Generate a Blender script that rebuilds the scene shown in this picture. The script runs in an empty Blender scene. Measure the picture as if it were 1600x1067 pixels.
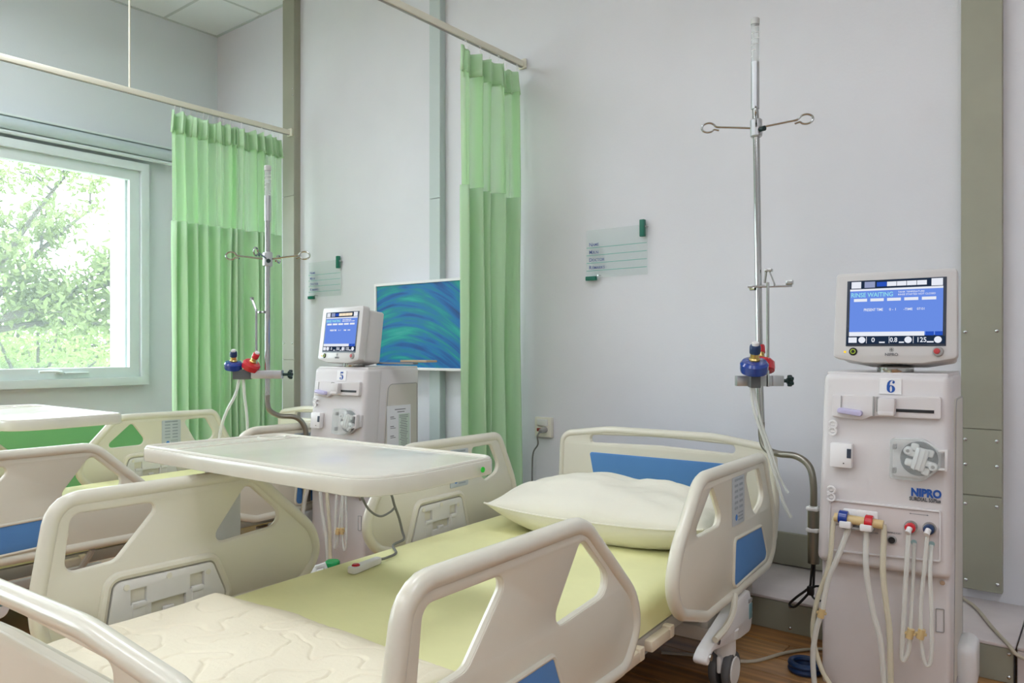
import bpy, bmesh, math, random
from mathutils import Vector, Matrix, noise
random.seed(7)
C = bpy.context.scene.collection
S = bpy.context.scene
PI = math.pi

# ------------------------------------------------------------------ camera
cam = bpy.data.objects.new('camera', bpy.data.cameras.new('camera'))
C.objects.link(cam)
cam.location = (0, 0, 1.08)
cam.rotation_euler = (math.radians(90), 0, math.radians(38.5))
cam.data.sensor_width = 36
cam.data.lens = 1180 / 1600 * 36
cam.data.shift_y = 11.5 / 1600
cam.data.clip_start = 0.02
S.camera = cam

# ------------------------------------------------------------------ world, lamps, exposure
W = bpy.data.worlds.new('world')
S.world = W
W.use_nodes = True
W.node_tree.nodes['Background'].inputs[0].default_value = (0.84, 0.94, 1.0, 1)
W.node_tree.nodes['Background'].inputs[1].default_value = 10.5
S.view_settings.view_transform = 'Standard'
S.view_settings.look = 'None'
S.view_settings.exposure = -0.06
S.view_settings.gamma = 1
S.view_settings.use_curve_mapping = False


def area(name, loc, sx, sy, power, col):
    l = bpy.data.lights.new(name, 'AREA')
    l.shape = 'RECTANGLE'
    l.size, l.size_y, l.energy, l.color = sx, sy, power, col
    o = bpy.data.objects.new(name, l)
    o.location = loc
    C.objects.link(o)
    return o


LAMPS = [(-4.2, 1.2, 26), (-4.2, -1.6, 24), (-1.6, 1.0, 16), (-1.6, -1.6, 22), (0.9, 0.6, 18), (0.9, -2.0, 22)]
for x, y, p in LAMPS:
    area('unseen_overhead_light', (x, y, 3.40), 1.2, 0.4, p * 0.80, (0.88, 0.912, 1.0))
    area('unseen_overhead_light', (x, y, 3.43), 1.2, 0.4, p * 0.75, (0.88, 0.912, 1.0)).rotation_euler = (PI, 0, 0)  # upward twin added to brighten the ceiling, no such fixture known


# ------------------------------------------------------------------ materials
def lin(c):
    return tuple(((v / 255) / 12.92 if v / 255 <= 0.04045 else ((v / 255 + 0.055) / 1.055) ** 2.4) for v in c) + (1,)


def mat(name, rgb, rough=0.5, metal=0.0, bump=0.0, bscale=40.0, vary=0.0, vscale=6.0, coat=0.0, spec=0.5):
    m = bpy.data.materials.new(name)
    m.use_nodes = True
    n, L = m.node_tree.nodes, m.node_tree.links
    p = n['Principled BSDF']
    p.inputs['Base Color'].default_value = lin(rgb)
    p.inputs['Roughness'].default_value = rough
    p.inputs['Metallic'].default_value = metal
    p.inputs['Coat Weight'].default_value = coat
    p.inputs['Specular IOR Level'].default_value = spec
    tc = n.new('ShaderNodeTexCoord')
    if vary:
        t = n.new('ShaderNodeTexNoise')
        t.inputs['Scale'].default_value = vscale
        t.inputs['Detail'].default_value = 4
        L.new(tc.outputs['Object'], t.inputs['Vector'])
        r = n.new('ShaderNodeValToRGB')
        a = lin([max(0, v * (1 - vary)) for v in rgb])
        b = lin([min(255, v * (1 + vary)) for v in rgb])
        r.color_ramp.elements[0].color, r.color_ramp.elements[1].color = a, b
        r.color_ramp.elements[0].position, r.color_ramp.elements[1].position = 0.3, 0.7
        L.new(t.outputs['Fac'], r.inputs['Fac'])
        L.new(r.outputs['Color'], p.inputs['Base Color'])
    if bump:
        t = n.new('ShaderNodeTexNoise')
        t.inputs['Scale'].default_value = bscale
        t.inputs['Detail'].default_value = 5
        L.new(tc.outputs['Object'], t.inputs['Vector'])
        b = n.new('ShaderNodeBump')
        b.inputs['Strength'].default_value = bump
        b.inputs['Distance'].default_value = 0.01
        L.new(t.outputs['Fac'], b.inputs['Height'])
        L.new(b.outputs['Normal'], p.inputs['Normal'])
    return m


def emit(name, rgb, s):
    m = bpy.data.materials.new(name)
    m.use_nodes = True
    n, L = m.node_tree.nodes, m.node_tree.links
    n.remove(n['Principled BSDF'])
    e = n.new('ShaderNodeEmission')
    e.inputs[0].default_value = lin(rgb)
    e.inputs[1].default_value = s
    L.new(e.outputs[0], n['Material Output'].inputs[0])
    return m


def see_through(name, rgb, amount, rough=0.05, gloss=0.08, body=None):
    """clear plastic / glass sheet: transparent mixed with a little gloss or a coloured body"""
    m = bpy.data.materials.new(name)
    m.use_nodes = True
    n, L = m.node_tree.nodes, m.node_tree.links
    n.remove(n['Principled BSDF'])
    t = n.new('ShaderNodeBsdfTransparent')
    t.inputs[0].default_value = (0.97, 0.985, 0.98, 1)
    d = n.new('ShaderNodeBsdfPrincipled')
    d.inputs['Base Color'].default_value = lin(rgb)
    d.inputs['Roughness'].default_value = rough
    mx = n.new('ShaderNodeMixShader')
    mx.inputs[0].default_value = 1 - amount
    L.new(t.outputs[0], mx.inputs[1])
    L.new(d.outputs[0], mx.inputs[2])
    L.new(mx.outputs[0], n['Material Output'].inputs[0])
    return m


M = {}
M['wall'] = mat('wall_paint', (227, 227, 231), 0.6, bump=0.05, bscale=90, vary=0.012, vscale=2)
M['ceiling'] = mat('ceiling_tile', (238, 244, 244), 0.9, bump=0.15, bscale=160)
M['grid'] = mat('ceiling_grid', (205, 213, 210), 0.6)
M['trunk'] = mat('trunking_olive', (160, 159, 141), 0.5, bump=0.03, bscale=200, vary=0.02)
M['ledge'] = mat('ledge_top', (218, 208, 206), 0.35, vary=0.04)
M['screw'] = mat('screw_steel', (200, 200, 200), 0.25, 1.0)
M['cream'] = mat('bed_plastic', (229, 224, 207), 0.28, bump=0.02, bscale=300, vary=0.012, vscale=3, coat=0.25)
M['blue'] = mat('blue_inlay', (88, 142, 204), 0.55, bump=0.12, bscale=500)
M['bedwhite'] = mat('latch_white', (232, 230, 226), 0.4, vary=0.02)
M['dark'] = mat('dark_gap', (40, 40, 42), 0.6)
M['frame'] = mat('bed_frame_steel', (176, 170, 160), 0.4, vary=0.03)
M['beige'] = mat('deck_end_beige', (228, 214, 190), 0.4)
M['sheet'] = mat('sheet_yellow_green', (238, 236, 178), 0.75, bump=0.25, bscale=14, vary=0.015, vscale=5)
M['pillow'] = mat('pillowcase', (238, 234, 218), 0.85, bump=0.15, bscale=60)
M['pad'] = mat('quilted_pad', (241, 232, 208), 0.85, bump=0.15, bscale=90)
M['table'] = mat('table_laminate', (226, 222, 208), 0.25, vary=0.015, vscale=8, coat=0.3)
M['tablerim'] = mat('table_rim', (224, 220, 206), 0.35, coat=0.2)
M['post'] = mat('table_post', (205, 207, 204), 0.35, vary=0.02)
M['machine'] = mat('machine_shell', (219, 214, 213), 0.42, bump=0.04, bscale=400, vary=0.008)
M['machside'] = mat('machine_side', (208, 203, 192), 0.45, vary=0.01)
M['machwhite'] = mat('machine_white', (238, 236, 235), 0.35)
M['machgrey'] = mat('machine_grey', (160, 158, 156), 0.4)
M['monbody'] = mat('monitor_shell', (208, 205, 203), 0.4)
M['black'] = mat('black_plastic', (26, 27, 28), 0.4)
M['bezel'] = mat('screen_bezel', (52, 62, 78), 0.3)
M['steel'] = mat('polished_steel', (182, 184, 182), 0.14, 1.0)
M['dullsteel'] = mat('bent_tube_steel', (150, 146, 136), 0.28, 1.0)
M['alu'] = mat('aluminium_sleeve', (196, 198, 200), 0.35, 0.9)
M['teal'] = mat('green_clip', (12, 108, 88), 0.4)
M['tealline'] = mat('green_line', (110, 178, 166), 0.5)
M['ink'] = mat('blue_ink', (84, 98, 160), 0.6)
M['logo'] = mat('logo_blue', (24, 84, 170), 0.5)
M['greyink'] = mat('grey_ink', (120, 122, 126), 0.6)
M['bluep'] = mat('blue_plastic', (12, 58, 150), 0.2, coat=0.6)
M['navyp'] = mat('navy_cap', (20, 52, 96), 0.35)
M['redp'] = mat('red_plastic', (206, 24, 40), 0.25, coat=0.5)
M['brass'] = mat('brass_neck', (206, 178, 110), 0.28, 0.9)
M['magnet'] = mat('magnet_block', (92, 94, 96), 0.45)
M['darkgreen'] = mat('knob_dark_green', (16, 48, 46), 0.4)
M['amber'] = mat('amber_connector', (212, 186, 134), 0.3)
M['green'] = mat('curtain_green', (150, 206, 136), 0.8, bump=0.1, bscale=300)
M['rail'] = mat('curtain_rail', (232, 228, 210), 0.4)
M['winframe'] = mat('window_frame_paint', (222, 232, 230), 0.4, vary=0.01)
M['blind'] = mat('blind_fabric', (196, 210, 212), 0.55)
M['socket'] = mat('socket_plate', (234, 230, 214), 0.4)
M['cable'] = mat('grey_cable', (122, 122, 118), 0.5)
M['cablebeige'] = mat('beige_cable', (196, 186, 166), 0.5)
M['rubber'] = mat('caster_rubber', (92, 92, 92), 0.6)
M['capgreen'] = mat('jug_cap_green', (24, 156, 84), 0.4)
M['jug'] = mat('jug_white', (236, 238, 236), 0.35)
M['paper'] = mat('paper_sheet', (236, 238, 240), 0.8)
M['papergreen'] = mat('paper_tint', (206, 222, 208), 0.8)
M['stickergreen'] = mat('green_dot_sticker', (30, 200, 50), 0.5)
M['label'] = mat('control_label', (196, 203, 208), 0.45)
M['labelink'] = mat('label_ink', (160, 170, 178), 0.5)
M['labelblue'] = mat('label_blue', (50, 120, 200), 0.5)
M['bark'] = mat('bark', (74, 70, 62), 0.9, bump=0.5, bscale=20)
M['lawn'] = mat('lawn', (136, 146, 118), 0.95, vary=0.2, vscale=1)
M['violet'] = mat('violet_tag', (196, 190, 222), 0.4)
M['racegrey'] = mat('pump_race', (112, 114, 116), 0.4)
M['darkink'] = mat('dark_ink', (78, 80, 86), 0.6)
M['tealgrey'] = mat('teal_lever', (120, 160, 168), 0.4)
M['glass'] = see_through('window_glass', (220, 235, 232), 0.955, 0.02)


def haze_veil(m, k):  # mixes a milky veil into the glass to imitate bright haze outside
    n, L = m.node_tree.nodes, m.node_tree.links
    out = n['Material Output'].inputs[0]
    src = out.links[0].from_socket
    d = n.new('ShaderNodeBsdfTranslucent')
    d.inputs[0].default_value = (0.85, 0.92, 0.93, 1)
    mx = n.new('ShaderNodeMixShader')
    mx.inputs[0].default_value = k
    L.new(src, mx.inputs[1]); L.new(d.outputs[0], mx.inputs[2]); L.new(mx.outputs[0], out)


haze_veil(M['glass'], 0.028)
M['acrylic'] = see_through('acrylic_plate', (222, 236, 232), 0.94, 0.05)
M['clear'] = see_through('clear_plastic', (226, 230, 230), 0.55, 0.12)
M['hose'] = see_through('clear_hose', (240, 241, 234), 0.36, 0.12)
M['hose_y'] = see_through('clear_hose_yellowed', (236, 230, 204), 0.36, 0.12)
M['pumpcover'] = see_through('pump_cover', (230, 232, 232), 0.88, 0.08)
M['scr_blue'] = emit('screen_blue', (108, 144, 232), 1.0)
M['scr_white'] = emit('screen_white', (236, 240, 250), 1.0)
M['scr_cream'] = emit('screen_cream', (255, 236, 206), 1.0)
M['scr_grey'] = emit('screen_grey', (150, 160, 196), 1.0)
M['scr_dkblue'] = emit('screen_deep_blue', (44, 84, 190), 1.0)
M['scr_cyan'] = emit('screen_cyan', (150, 224, 240), 1.0)
M['scr_dark'] = emit('screen_dark', (34, 48, 70), 1.0)
M['led'] = emit('led_amber', (255, 200, 40), 1.3)


def wood_floor():
    ms = []
    for k, rgb in enumerate([(190, 138, 84), (180, 128, 74), (198, 148, 94)]):
        m = mat('floor_wood_%d' % k, rgb, 0.32, coat=0.15)
        n, L = m.node_tree.nodes, m.node_tree.links
        p = n['Principled BSDF']
        tc = [x for x in n if x.type == 'TEX_COORD'][0]
        mp = n.new('ShaderNodeMapping')
        mp.inputs['Scale'].default_value = (1.2, 14, 14)
        L.new(tc.outputs['Object'], mp.inputs['Vector'])
        t = n.new('ShaderNodeTexNoise')
        t.inputs['Scale'].default_value = 2.2
        t.inputs['Detail'].default_value = 6
        t.inputs['Distortion'].default_value = 0.6
        L.new(mp.outputs[0], t.inputs['Vector'])
        r = n.new('ShaderNodeValToRGB')
        r.color_ramp.elements[0].position, r.color_ramp.elements[1].position = 0.32, 0.68
        r.color_ramp.elements[0].color = lin([v * 0.78 for v in rgb])
        r.color_ramp.elements[1].color = lin([min(255, v * 1.1) for v in rgb])
        L.new(t.outputs['Fac'], r.inputs['Fac'])
        L.new(r.outputs['Color'], p.inputs['Base Color'])
        ms.append(m)
    return ms


WOOD = wood_floor()


def left_wall_mat():
    """white paint above, green paint below a straight painted line"""
    m = mat('window_wall_paint', (224, 230, 232), 0.6, bump=0.05, bscale=90)
    n, L = m.node_tree.nodes, m.node_tree.links
    p = n['Principled BSDF']
    tc = [x for x in n if x.type == 'TEX_COORD'][0]
    sp = n.new('ShaderNodeSeparateXYZ')
    L.new(tc.outputs['Object'], sp.inputs[0])
    gt = n.new('ShaderNodeMath')
    gt.operation = 'GREATER_THAN'
    gt.inputs[1].default_value = 0.53
    L.new(sp.outputs['Z'], gt.inputs[0])
    mx = n.new('ShaderNodeMix')
    mx.data_type = 'RGBA'
    mx.inputs[6].default_value = lin((128, 200, 128))
    mx.inputs[7].default_value = lin((224, 230, 232))
    L.new(gt.outputs[0], mx.inputs[0])
    L.new(mx.outputs[2], p.inputs['Base Color'])
    return m


M['wall_window'] = left_wall_mat()


def cloth(name, rgb, trans, alpha=1.0, net=0.0):
    m = bpy.data.materials.new(name)
    m.use_nodes = True
    n, L = m.node_tree.nodes, m.node_tree.links
    n.remove(n['Principled BSDF'])
    d = n.new('ShaderNodeBsdfDiffuse')
    d.inputs[0].default_value = lin(rgb)
    t = n.new('ShaderNodeBsdfTranslucent')
    t.inputs[0].default_value = lin(rgb)
    mx = n.new('ShaderNodeMixShader')
    mx.inputs[0].default_value = trans
    L.new(d.outputs[0], mx.inputs[1])
    L.new(t.outputs[0], mx.inputs[2])
    out = mx.outputs[0]
    if alpha < 1:
        tr = n.new('ShaderNodeBsdfTransparent')
        m2 = n.new('ShaderNodeMixShader')
        m2.inputs[0].default_value = alpha
        if net:
            tc = n.new('ShaderNodeTexCoord')
            w = n.new('ShaderNodeTexWave')
            w.bands_direction = 'Z'
            w.inputs['Scale'].default_value = net
            L.new(tc.outputs['Object'], w.inputs['Vector'])
            mr = n.new('ShaderNodeMapRange')
            mr.inputs[3].default_value = alpha - 0.2
            mr.inputs[4].default_value = alpha + 0.2
            L.new(w.outputs['Fac'], mr.inputs[0])
            L.new(mr.outputs[0], m2.inputs[0])
        L.new(tr.outputs[0], m2.inputs[1])
        L.new(out, m2.inputs[2])
        out = m2.outputs[0]
    L.new(out, n['Material Output'].inputs[0])
    return m


M['curtain'] = cloth('curtain_cloth', (212, 241, 204), 0.3)
M['net'] = cloth('curtain_net', (200, 238, 188), 0.3, 0.72)
M['leaf'] = cloth('leaf_green', (116, 136, 80), 0.35)
M['leaf2'] = cloth('leaf_yellow_green', (128, 146, 92), 0.35)
M['leaf3'] = cloth('leaf_grey_green', (112, 124, 82), 0.3)


def picture_mat():
    m = mat('swirl_print', (20, 120, 170), 0.4, spec=0.25)
    n, L = m.node_tree.nodes, m.node_tree.links
    p = n['Principled BSDF']
    tc = [x for x in n if x.type == 'TEX_COORD'][0]
    sp = n.new('ShaderNodeSeparateXYZ')
    L.new(tc.outputs['Object'], sp.inputs[0])
    # bend the bands: z - k*(x-x0)^2
    a = n.new('ShaderNodeMath'); a.operation = 'MULTIPLY_ADD'
    a.inputs[1].default_value = 1.0; a.inputs[2].default_value = 0.12
    L.new(sp.outputs['X'], a.inputs[0])
    b = n.new('ShaderNodeMath'); b.operation = 'MULTIPLY'
    L.new(a.outputs[0], b.inputs[0]); L.new(a.outputs[0], b.inputs[1])
    c = n.new('ShaderNodeMath'); c.operation = 'MULTIPLY_ADD'; c.inputs[1].default_value = 0.75
    L.new(b.outputs[0], c.inputs[0]); L.new(sp.outputs['Z'], c.inputs[2])
    cb = n.new('ShaderNodeCombineXYZ')
    sx = n.new('ShaderNodeMath'); sx.operation = 'MULTIPLY'; sx.inputs[1].default_value = 0.09
    L.new(sp.outputs['X'], sx.inputs[0])
    L.new(sx.outputs[0], cb.inputs[0]); L.new(c.outputs[0], cb.inputs[2])
    t = n.new('ShaderNodeTexNoise')
    t.inputs['Scale'].default_value = 21; t.inputs['Detail'].default_value = 4; t.inputs['Distortion'].default_value = 0.25
    L.new(cb.outputs[0], t.inputs['Vector'])
    r = n.new('ShaderNodeValToRGB')
    el = r.color_ramp.elements
    el[0].position, el[0].color = 0.25, lin((4, 56, 92))
    el[1].position, el[1].color = 0.78, lin((70, 178, 176))
    for pos, col in ((0.37, (0, 84, 150)), (0.46, (0, 112, 176)), (0.53, (0, 128, 148)), (0.62, (10, 158, 150))):
        e = el.new(pos); e.color = lin(col)
    L.new(t.outputs['Fac'], r.inputs['Fac'])
    L.new(r.outputs['Color'], p.inputs['Base Color'])
    return m


M['print'] = picture_mat()


# ------------------------------------------------------------------ geometry helpers
def roundpoly(corners, rad=0.03, n=5):
    """closed polygon with rounded corners; corners (a, b) or (a, b, r)"""
    out, N = [], len(corners)
    for i in range(N):
        P = Vector(corners[i][:2]); A = Vector(corners[i - 1][:2]); B = Vector(corners[(i + 1) % N][:2])
        r = corners[i][2] if len(corners[i]) > 2 else rad
        u, v = (A - P), (B - P)
        lu, lv = u.length, v.length
        u.normalize(); v.normalize()
        ang = math.acos(max(-1, min(1, u.dot(v))))
        if r <= 0 or ang > PI - 0.02:
            out.append(tuple(P)); continue
        d = min(r / math.tan(ang / 2), lu * 0.48, lv * 0.48)
        r2 = d * math.tan(ang / 2)
        bis = (u + v).normalized()
        c = P + bis * (r2 / math.sin(ang / 2))
        s, e = P + u * d - c, P + v * d - c
        a0 = math.atan2(s.y, s.x); a1 = math.atan2(e.y, e.x)
        da = (a1 - a0 + PI) % (2 * PI) - PI
        for k in range(n + 1):
            a = a0 + da * k / n
            out.append((c.x + r2 * math.cos(a), c.y + r2 * math.sin(a)))
    return out


def inset(poly, d):
    """offset a closed polygon inward by d"""
    N = len(poly)
    area2 = sum(poly[i][0] * poly[(i + 1) % N][1] - poly[(i + 1) % N][0] * poly[i][1] for i in range(N))
    s = 1 if area2 > 0 else -1
    out = []
    for i in range(N):
        a, b = Vector(poly[i - 1]), Vector(poly[(i + 1) % N])
        t = (b - a)
        if t.length < 1e-9: t = Vector((1, 0))
        t.normalize()
        out.append((poly[i][0] - t.y * s * d, poly[i][1] + t.x * s * d))
    return out


_TMP = []


def curve_mesh(splines, half, bevel):
    """filled 2D outline (first one outer, the others holes) as verts, faces with rounded edges"""
    cu = bpy.data.curves.new('tmp', 'CURVE')
    cu.dimensions = '2D'; cu.fill_mode = 'BOTH'
    cu.extrude = max(half - bevel, 0); cu.bevel_depth = bevel; cu.bevel_resolution = 1
    cu.offset = -bevel
    for pts in splines:
        sp = cu.splines.new('POLY')
        sp.points.add(len(pts) - 1)
        for q, (a, b) in zip(sp.points, pts): q.co = (a, b, 0, 1)
        sp.use_cyclic_u = True
    return eval_curve(cu)


def eval_curve(cu):
    o = bpy.data.objects.new('tmp', cu)
    C.objects.link(o)
    dg = bpy.context.evaluated_depsgraph_get()
    me = bpy.data.meshes.new_from_object(o.evaluated_get(dg))
    v = [tuple(x.co) for x in me.vertices]
    f = [tuple(p.vertices) for p in me.polygons]
    bpy.data.objects.remove(o); bpy.data.curves.remove(cu); bpy.data.meshes.remove(me)
    return v, f


YZ = Matrix(((0, 0, 1, 0), (1, 0, 0, 0), (0, 1, 0, 0), (0, 0, 0, 1)))      # (a, b, c) -> x=c, y=a, z=b   faces +x
XZ = Matrix(((1, 0, 0, 0), (0, 0, -1, 0), (0, 1, 0, 0), (0, 0, 0, 1)))     # (a, b, c) -> x=a, y=-c, z=b  faces -y
YZn = Matrix(((0, 0, -1, 0), (-1, 0, 0, 0), (0, 1, 0, 0), (0, 0, 0, 1)))   # faces -x


class G:
    """collects shapes, then builds one mesh object"""

    def __init__(s): s.v, s.f = [], []

    def add(s, v, f, mx=None):
        k = len(s.v)
        s.v += [tuple(mx @ Vector(p)) for p in v] if mx else [tuple(p) for p in v]
        s.f += [tuple(i + k for i in q) for q in f]
        return s

    def box(s, c, d, bev=0.0, seg=2, mx=None):
        b = bmesh.new()
        bmesh.ops.create_cube(b, size=1)
        bmesh.ops.scale(b, vec=d, verts=b.verts)
        if bev:
            bmesh.ops.bevel(b, geom=list(b.edges), offset=min(bev, min(d) * 0.49), segments=seg, profile=0.5, affect='EDGES')
        bmesh.ops.translate(b, vec=c, verts=b.verts)
        b.verts.index_update()
        s.add([v.co[:] for v in b.verts], [[v.index for v in f.verts] for f in b.faces], mx)
        b.free()
        return s

    def tube(s, path, r, n=10, closed=False, rs=None, mx=None):
        P = [Vector(p) for p in path]
        N = len(P)
        T = []
        for i in range(N):
            if closed: t = P[(i + 1) % N] - P[i - 1]
            else: t = P[min(i + 1, N - 1)] - P[max(i - 1, 0)]
            T.append(t.normalized() if t.length > 1e-9 else Vector((0, 0, 1)))
        ref = Vector((0, 0, 1)) if abs(T[0].z) < 0.9 else Vector((1, 0, 0))
        u = (ref - T[0] * ref.dot(T[0])).normalized()
        v, f = [], []
        for i in range(N):
            u = (u - T[i] * u.dot(T[i])).normalized()
            w = T[i].cross(u)
            rr = rs[i] if rs else r
            for k in range(n):
                a = 2 * PI * k / n
                v.append(tuple(P[i] + (u * math.cos(a) + w * math.sin(a)) * rr))
        last = N if closed else N - 1
        off = 0
        if closed:   # align the seam
            d0 = Vector(v[0]) - P[0]
            best = max(range(n), key=lambda k: (Vector(v[(N - 1) * n + k]) - P[N - 1]).dot(d0))
            off = best
        for i in range(last):
            j = (i + 1) % N
            o = off if (closed and i == N - 1) else 0
            for k in range(n):
                f.append((i * n + (k + o) % n, i * n + (k + 1 + o) % n, j * n + (k + 1) % n, j * n + k))
        if not closed:
            f.append(tuple(reversed(range(n)))); f.append(tuple(range((N - 1) * n, N * n)))
        return s.add(v, f, mx)

    def cyl(s, a, b, r, n=16, r2=None, bev=0.0, mx=None):
        a, b = Vector(a), Vector(b)
        if bev:
            d = (b - a).normalized() * bev
            q = r if r2 is None else r2
            return s.tube([a, a, a + d, b - d, b, b], 0, n, rs=[r * 0.01, r - bev, r, q, q - bev, q * 0.01], mx=mx) if False else \
                s.tube([a, a + d, b - d, b], 0, n, rs=[r - bev, r, q, q - bev], mx=mx)
        return s.tube([a, b], 0, n, rs=[r, r if r2 is None else r2], mx=mx)

    def lathe(s, prof, n=20, mx=None):
        """profile (r, z) about local z"""
        v, f = [], []
        for r, z in prof:
            for k in range(n):
                a = 2 * PI * k / n
                v.append((r * math.cos(a), r * math.sin(a), z))
        for i in range(len(prof) - 1):
            for k in range(n):
                f.append((i * n + k, i * n + (k + 1) % n, (i + 1) * n + (k + 1) % n, (i + 1) * n + k))
        f.append(tuple(reversed(range(n)))); f.append(tuple(range((len(prof) - 1) * n, len(prof) * n)))
        return s.add(v, f, mx)

    def plate(s, splines, half, bev, mx):
        v, f = curve_mesh(splines, half, bev)
        return s.add(v, f, mx)

    def text(s, txt, size, mx, bold=0.0, thick=0.0006, align='LEFT', squeeze=1.0):
        cu = bpy.data.curves.new('tmp', 'FONT')
        cu.body = txt; cu.size = size; cu.extrude = thick; cu.align_x = align; cu.offset = bold * size
        cu.resolution_u = 3
        v, f = eval_curve(cu)
        return s.add([(p[0] * squeeze, p[1], p[2]) for p in v], f, mx)

    def warp(s, fn):
        s.v = [tuple(fn(Vector(p))) for p in s.v]
        return s

    def obj(s, name, m, parent=None, ang=35, smooth=True):
        me = bpy.data.meshes.new(name)
        me.from_pydata(s.v, [], s.f)
        b = bmesh.new(); b.from_mesh(me)
        bmesh.ops.remove_doubles(b, verts=b.verts, dist=1e-6)
        bmesh.ops.recalc_face_normals(b, faces=b.faces)
        b.to_mesh(me); b.free()
        if smooth:
            me.shade_smooth()
            me.set_sharp_from_angle(angle=math.radians(ang))
        me.materials.append(m)
        o = bpy.data.objects.new(name, me)
        C.objects.link(o)
        if parent: o.parent = parent
        return o


def at(x=0, y=0, z=0, mx=Matrix()):
    return Matrix.Translation((x, y, z)) @ mx


def rotz(a): return Matrix.Rotation(a, 4, 'Z')


def rotx(a): return Matrix.Rotation(a, 4, 'X')


def roty(a): return Matrix.Rotation(a, 4, 'Y')


def tag(o, label, cat, group=None, kind=None):
    if label: o['label'] = label
    if cat: o['category'] = cat
    if group: o['group'] = group
    if kind: o['kind'] = kind
    return o


def thing(name, label, cat, loc=(0, 0, 0), rz=0.0, group=None):
    o = bpy.data.objects.new(name, None)
    o.empty_display_size = 0.05
    C.objects.link(o)
    o.location = loc; o.rotation_euler = (0, 0, rz)
    return tag(o, label, cat, group)


def struct(o):
    o['kind'] = 'structure'
    return o


def share(o, name, loc, rot=(0, 0, 0), parent=None, m=None):
    """another object on the same mesh"""
    c = bpy.data.objects.new(name, o.data)
    c.location = loc; c.rotation_euler = rot
    C.objects.link(c)
    if parent: c.parent = parent
    return c


def copy_tree(o, parent=None):
    c = o.copy(); C.objects.link(c)
    if parent: c.parent = parent
    for ch in [x for x in bpy.data.objects if x.parent == o]:
        copy_tree(ch, c)
    return c


def smooth_path(pts, n=6):
    """Catmull-Rom through points"""
    P = [Vector(p) for p in pts]
    P = [P[0] * 2 - P[1]] + P + [P[-1] * 2 - P[-2]]
    out = []
    for i in range(1, len(P) - 2):
        a, b, c, d = P[i - 1:i + 3]
        for k in range(n):
            t = k / n
            out.append(0.5 * ((2 * b) + (c - a) * t + (2 * a - 5 * b + 4 * c - d) * t * t + (3 * b - a - 3 * c + d) * t ** 3))
    out.append(P[-2])
    return out


# ------------------------------------------------------------------ room shell
XL, YB, ZC = -5.8, 3.375, 3.66       # window wall, back wall, ceiling
XR, YF = 2.4, -4.0

struct(G().box((-1.7, -0.31, -0.06), (8.8, 8.0, 0.10)).obj('floor', mat('floor_base', (176, 126, 76), 0.4)))
FLOOR = bpy.data.objects['floor']
pw, pl = 0.14, 1.1
for k, m in enumerate(WOOD):
    pm = G().box((0, 0, 0), (pl - 0.003, pw - 0.003, 0.012), 0.0015, 1).obj('plank', m, FLOOR)
    pm.location = (0, 0, -50)
    WOOD[k] = pm
cnt = 0
for r in range(14):
    y = 1.45 + r * pw
    for q in range(4):
        x = -2.6 + q * pl + (r * 0.37) % pl
        if x > 0.75: continue
        src = WOOD[(r * 2 + q * 5 + r // 3) % 3]
        share(src, 'plank', (x, y, -0.006), parent=FLOOR)
for pm in WOOD: bpy.data.objects.remove(pm)

struct(G().box((-1.7, YB + 0.1, ZC / 2), (8.6, 0.2, ZC + 0.2)).obj('wall_back', M['wall']))
struct(G().box((XR + 0.1, -0.3, ZC / 2), (0.2, 7.8, ZC + 0.2)).obj('wall_right', M['wall']))
struct(G().box((-1.7, YF - 0.1, ZC / 2), (8.6, 0.2, ZC + 0.2)).obj('wall_front', M['wall']))
WZ0, WZ1 = 0.84, 2.45
openings = [(-3.1, -0.9), (0.57, 2.745)]
g = G()
reveal = [(a + 0.12, b - 0.12) for a, b in openings]      # the frame overlaps the wall inside
ys = [YF] + [v for o in reveal for v in o] + [YB]
for i in range(0, len(ys), 2):
    g.box((XL - 0.12, (ys[i] + ys[i + 1]) / 2, ZC / 2), (0.24, ys[i + 1] - ys[i], ZC + 0.2))
for a, b in reveal:
    g.box((XL - 0.12, (a + b) / 2, WZ0 / 2 - 0.05), (0.24, b - a, WZ0 + 0.1))
    g.box((XL - 0.12, (a + b) / 2, (WZ1 + ZC + 0.1) / 2), (0.24, b - a, ZC + 0.1 - WZ1))
struct(g.obj('wall_left', M['wall_window']))

CE = struct(G().box((-1.7, -0.31, ZC + 0.07), (8.8, 8.0, 0.10)).obj('ceiling', M['ceiling']))
xs = [XL, -5.14, -4.54, -3.94, -3.34, -2.74]
yy = [YB, 2.92, 2.32, 1.72, 1.12, 0.52]
tile = {}
for i in range(5):
    for j in range(5):
        w, d = xs[i + 1] - xs[i], yy[j] - yy[j + 1]
        key = (round(w, 3), round(d, 3))
        loc = ((xs[i] + xs[i + 1]) / 2, (yy[j] + yy[j + 1]) / 2, ZC + 0.008)
        if key not in tile:
            tile[key] = G().box((0, 0, 0), (w - 0.012, d - 0.012, 0.016), 0.003, 1).obj('ceiling_tile', M['ceiling'], CE)
            tile[key].location = loc
        else:
            share(tile[key], 'ceiling_tile', loc, parent=CE)
g = G()
for x in xs[1:]: g.box((x, 1.9, ZC + 0.004), (0.022, 2.95, 0.012))
for y in yy[1:]: g.box((-4.27, y, ZC + 0.004), (3.06, 0.022, 0.012))
g.box((XL + 0.011, 1.9, ZC + 0.002), (0.022, 2.95, 0.014)).box((-4.27, YB - 0.011, ZC + 0.002), (3.06, 0.022, 0.014))
g.obj('grid_bar', M['grid'], CE)

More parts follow.
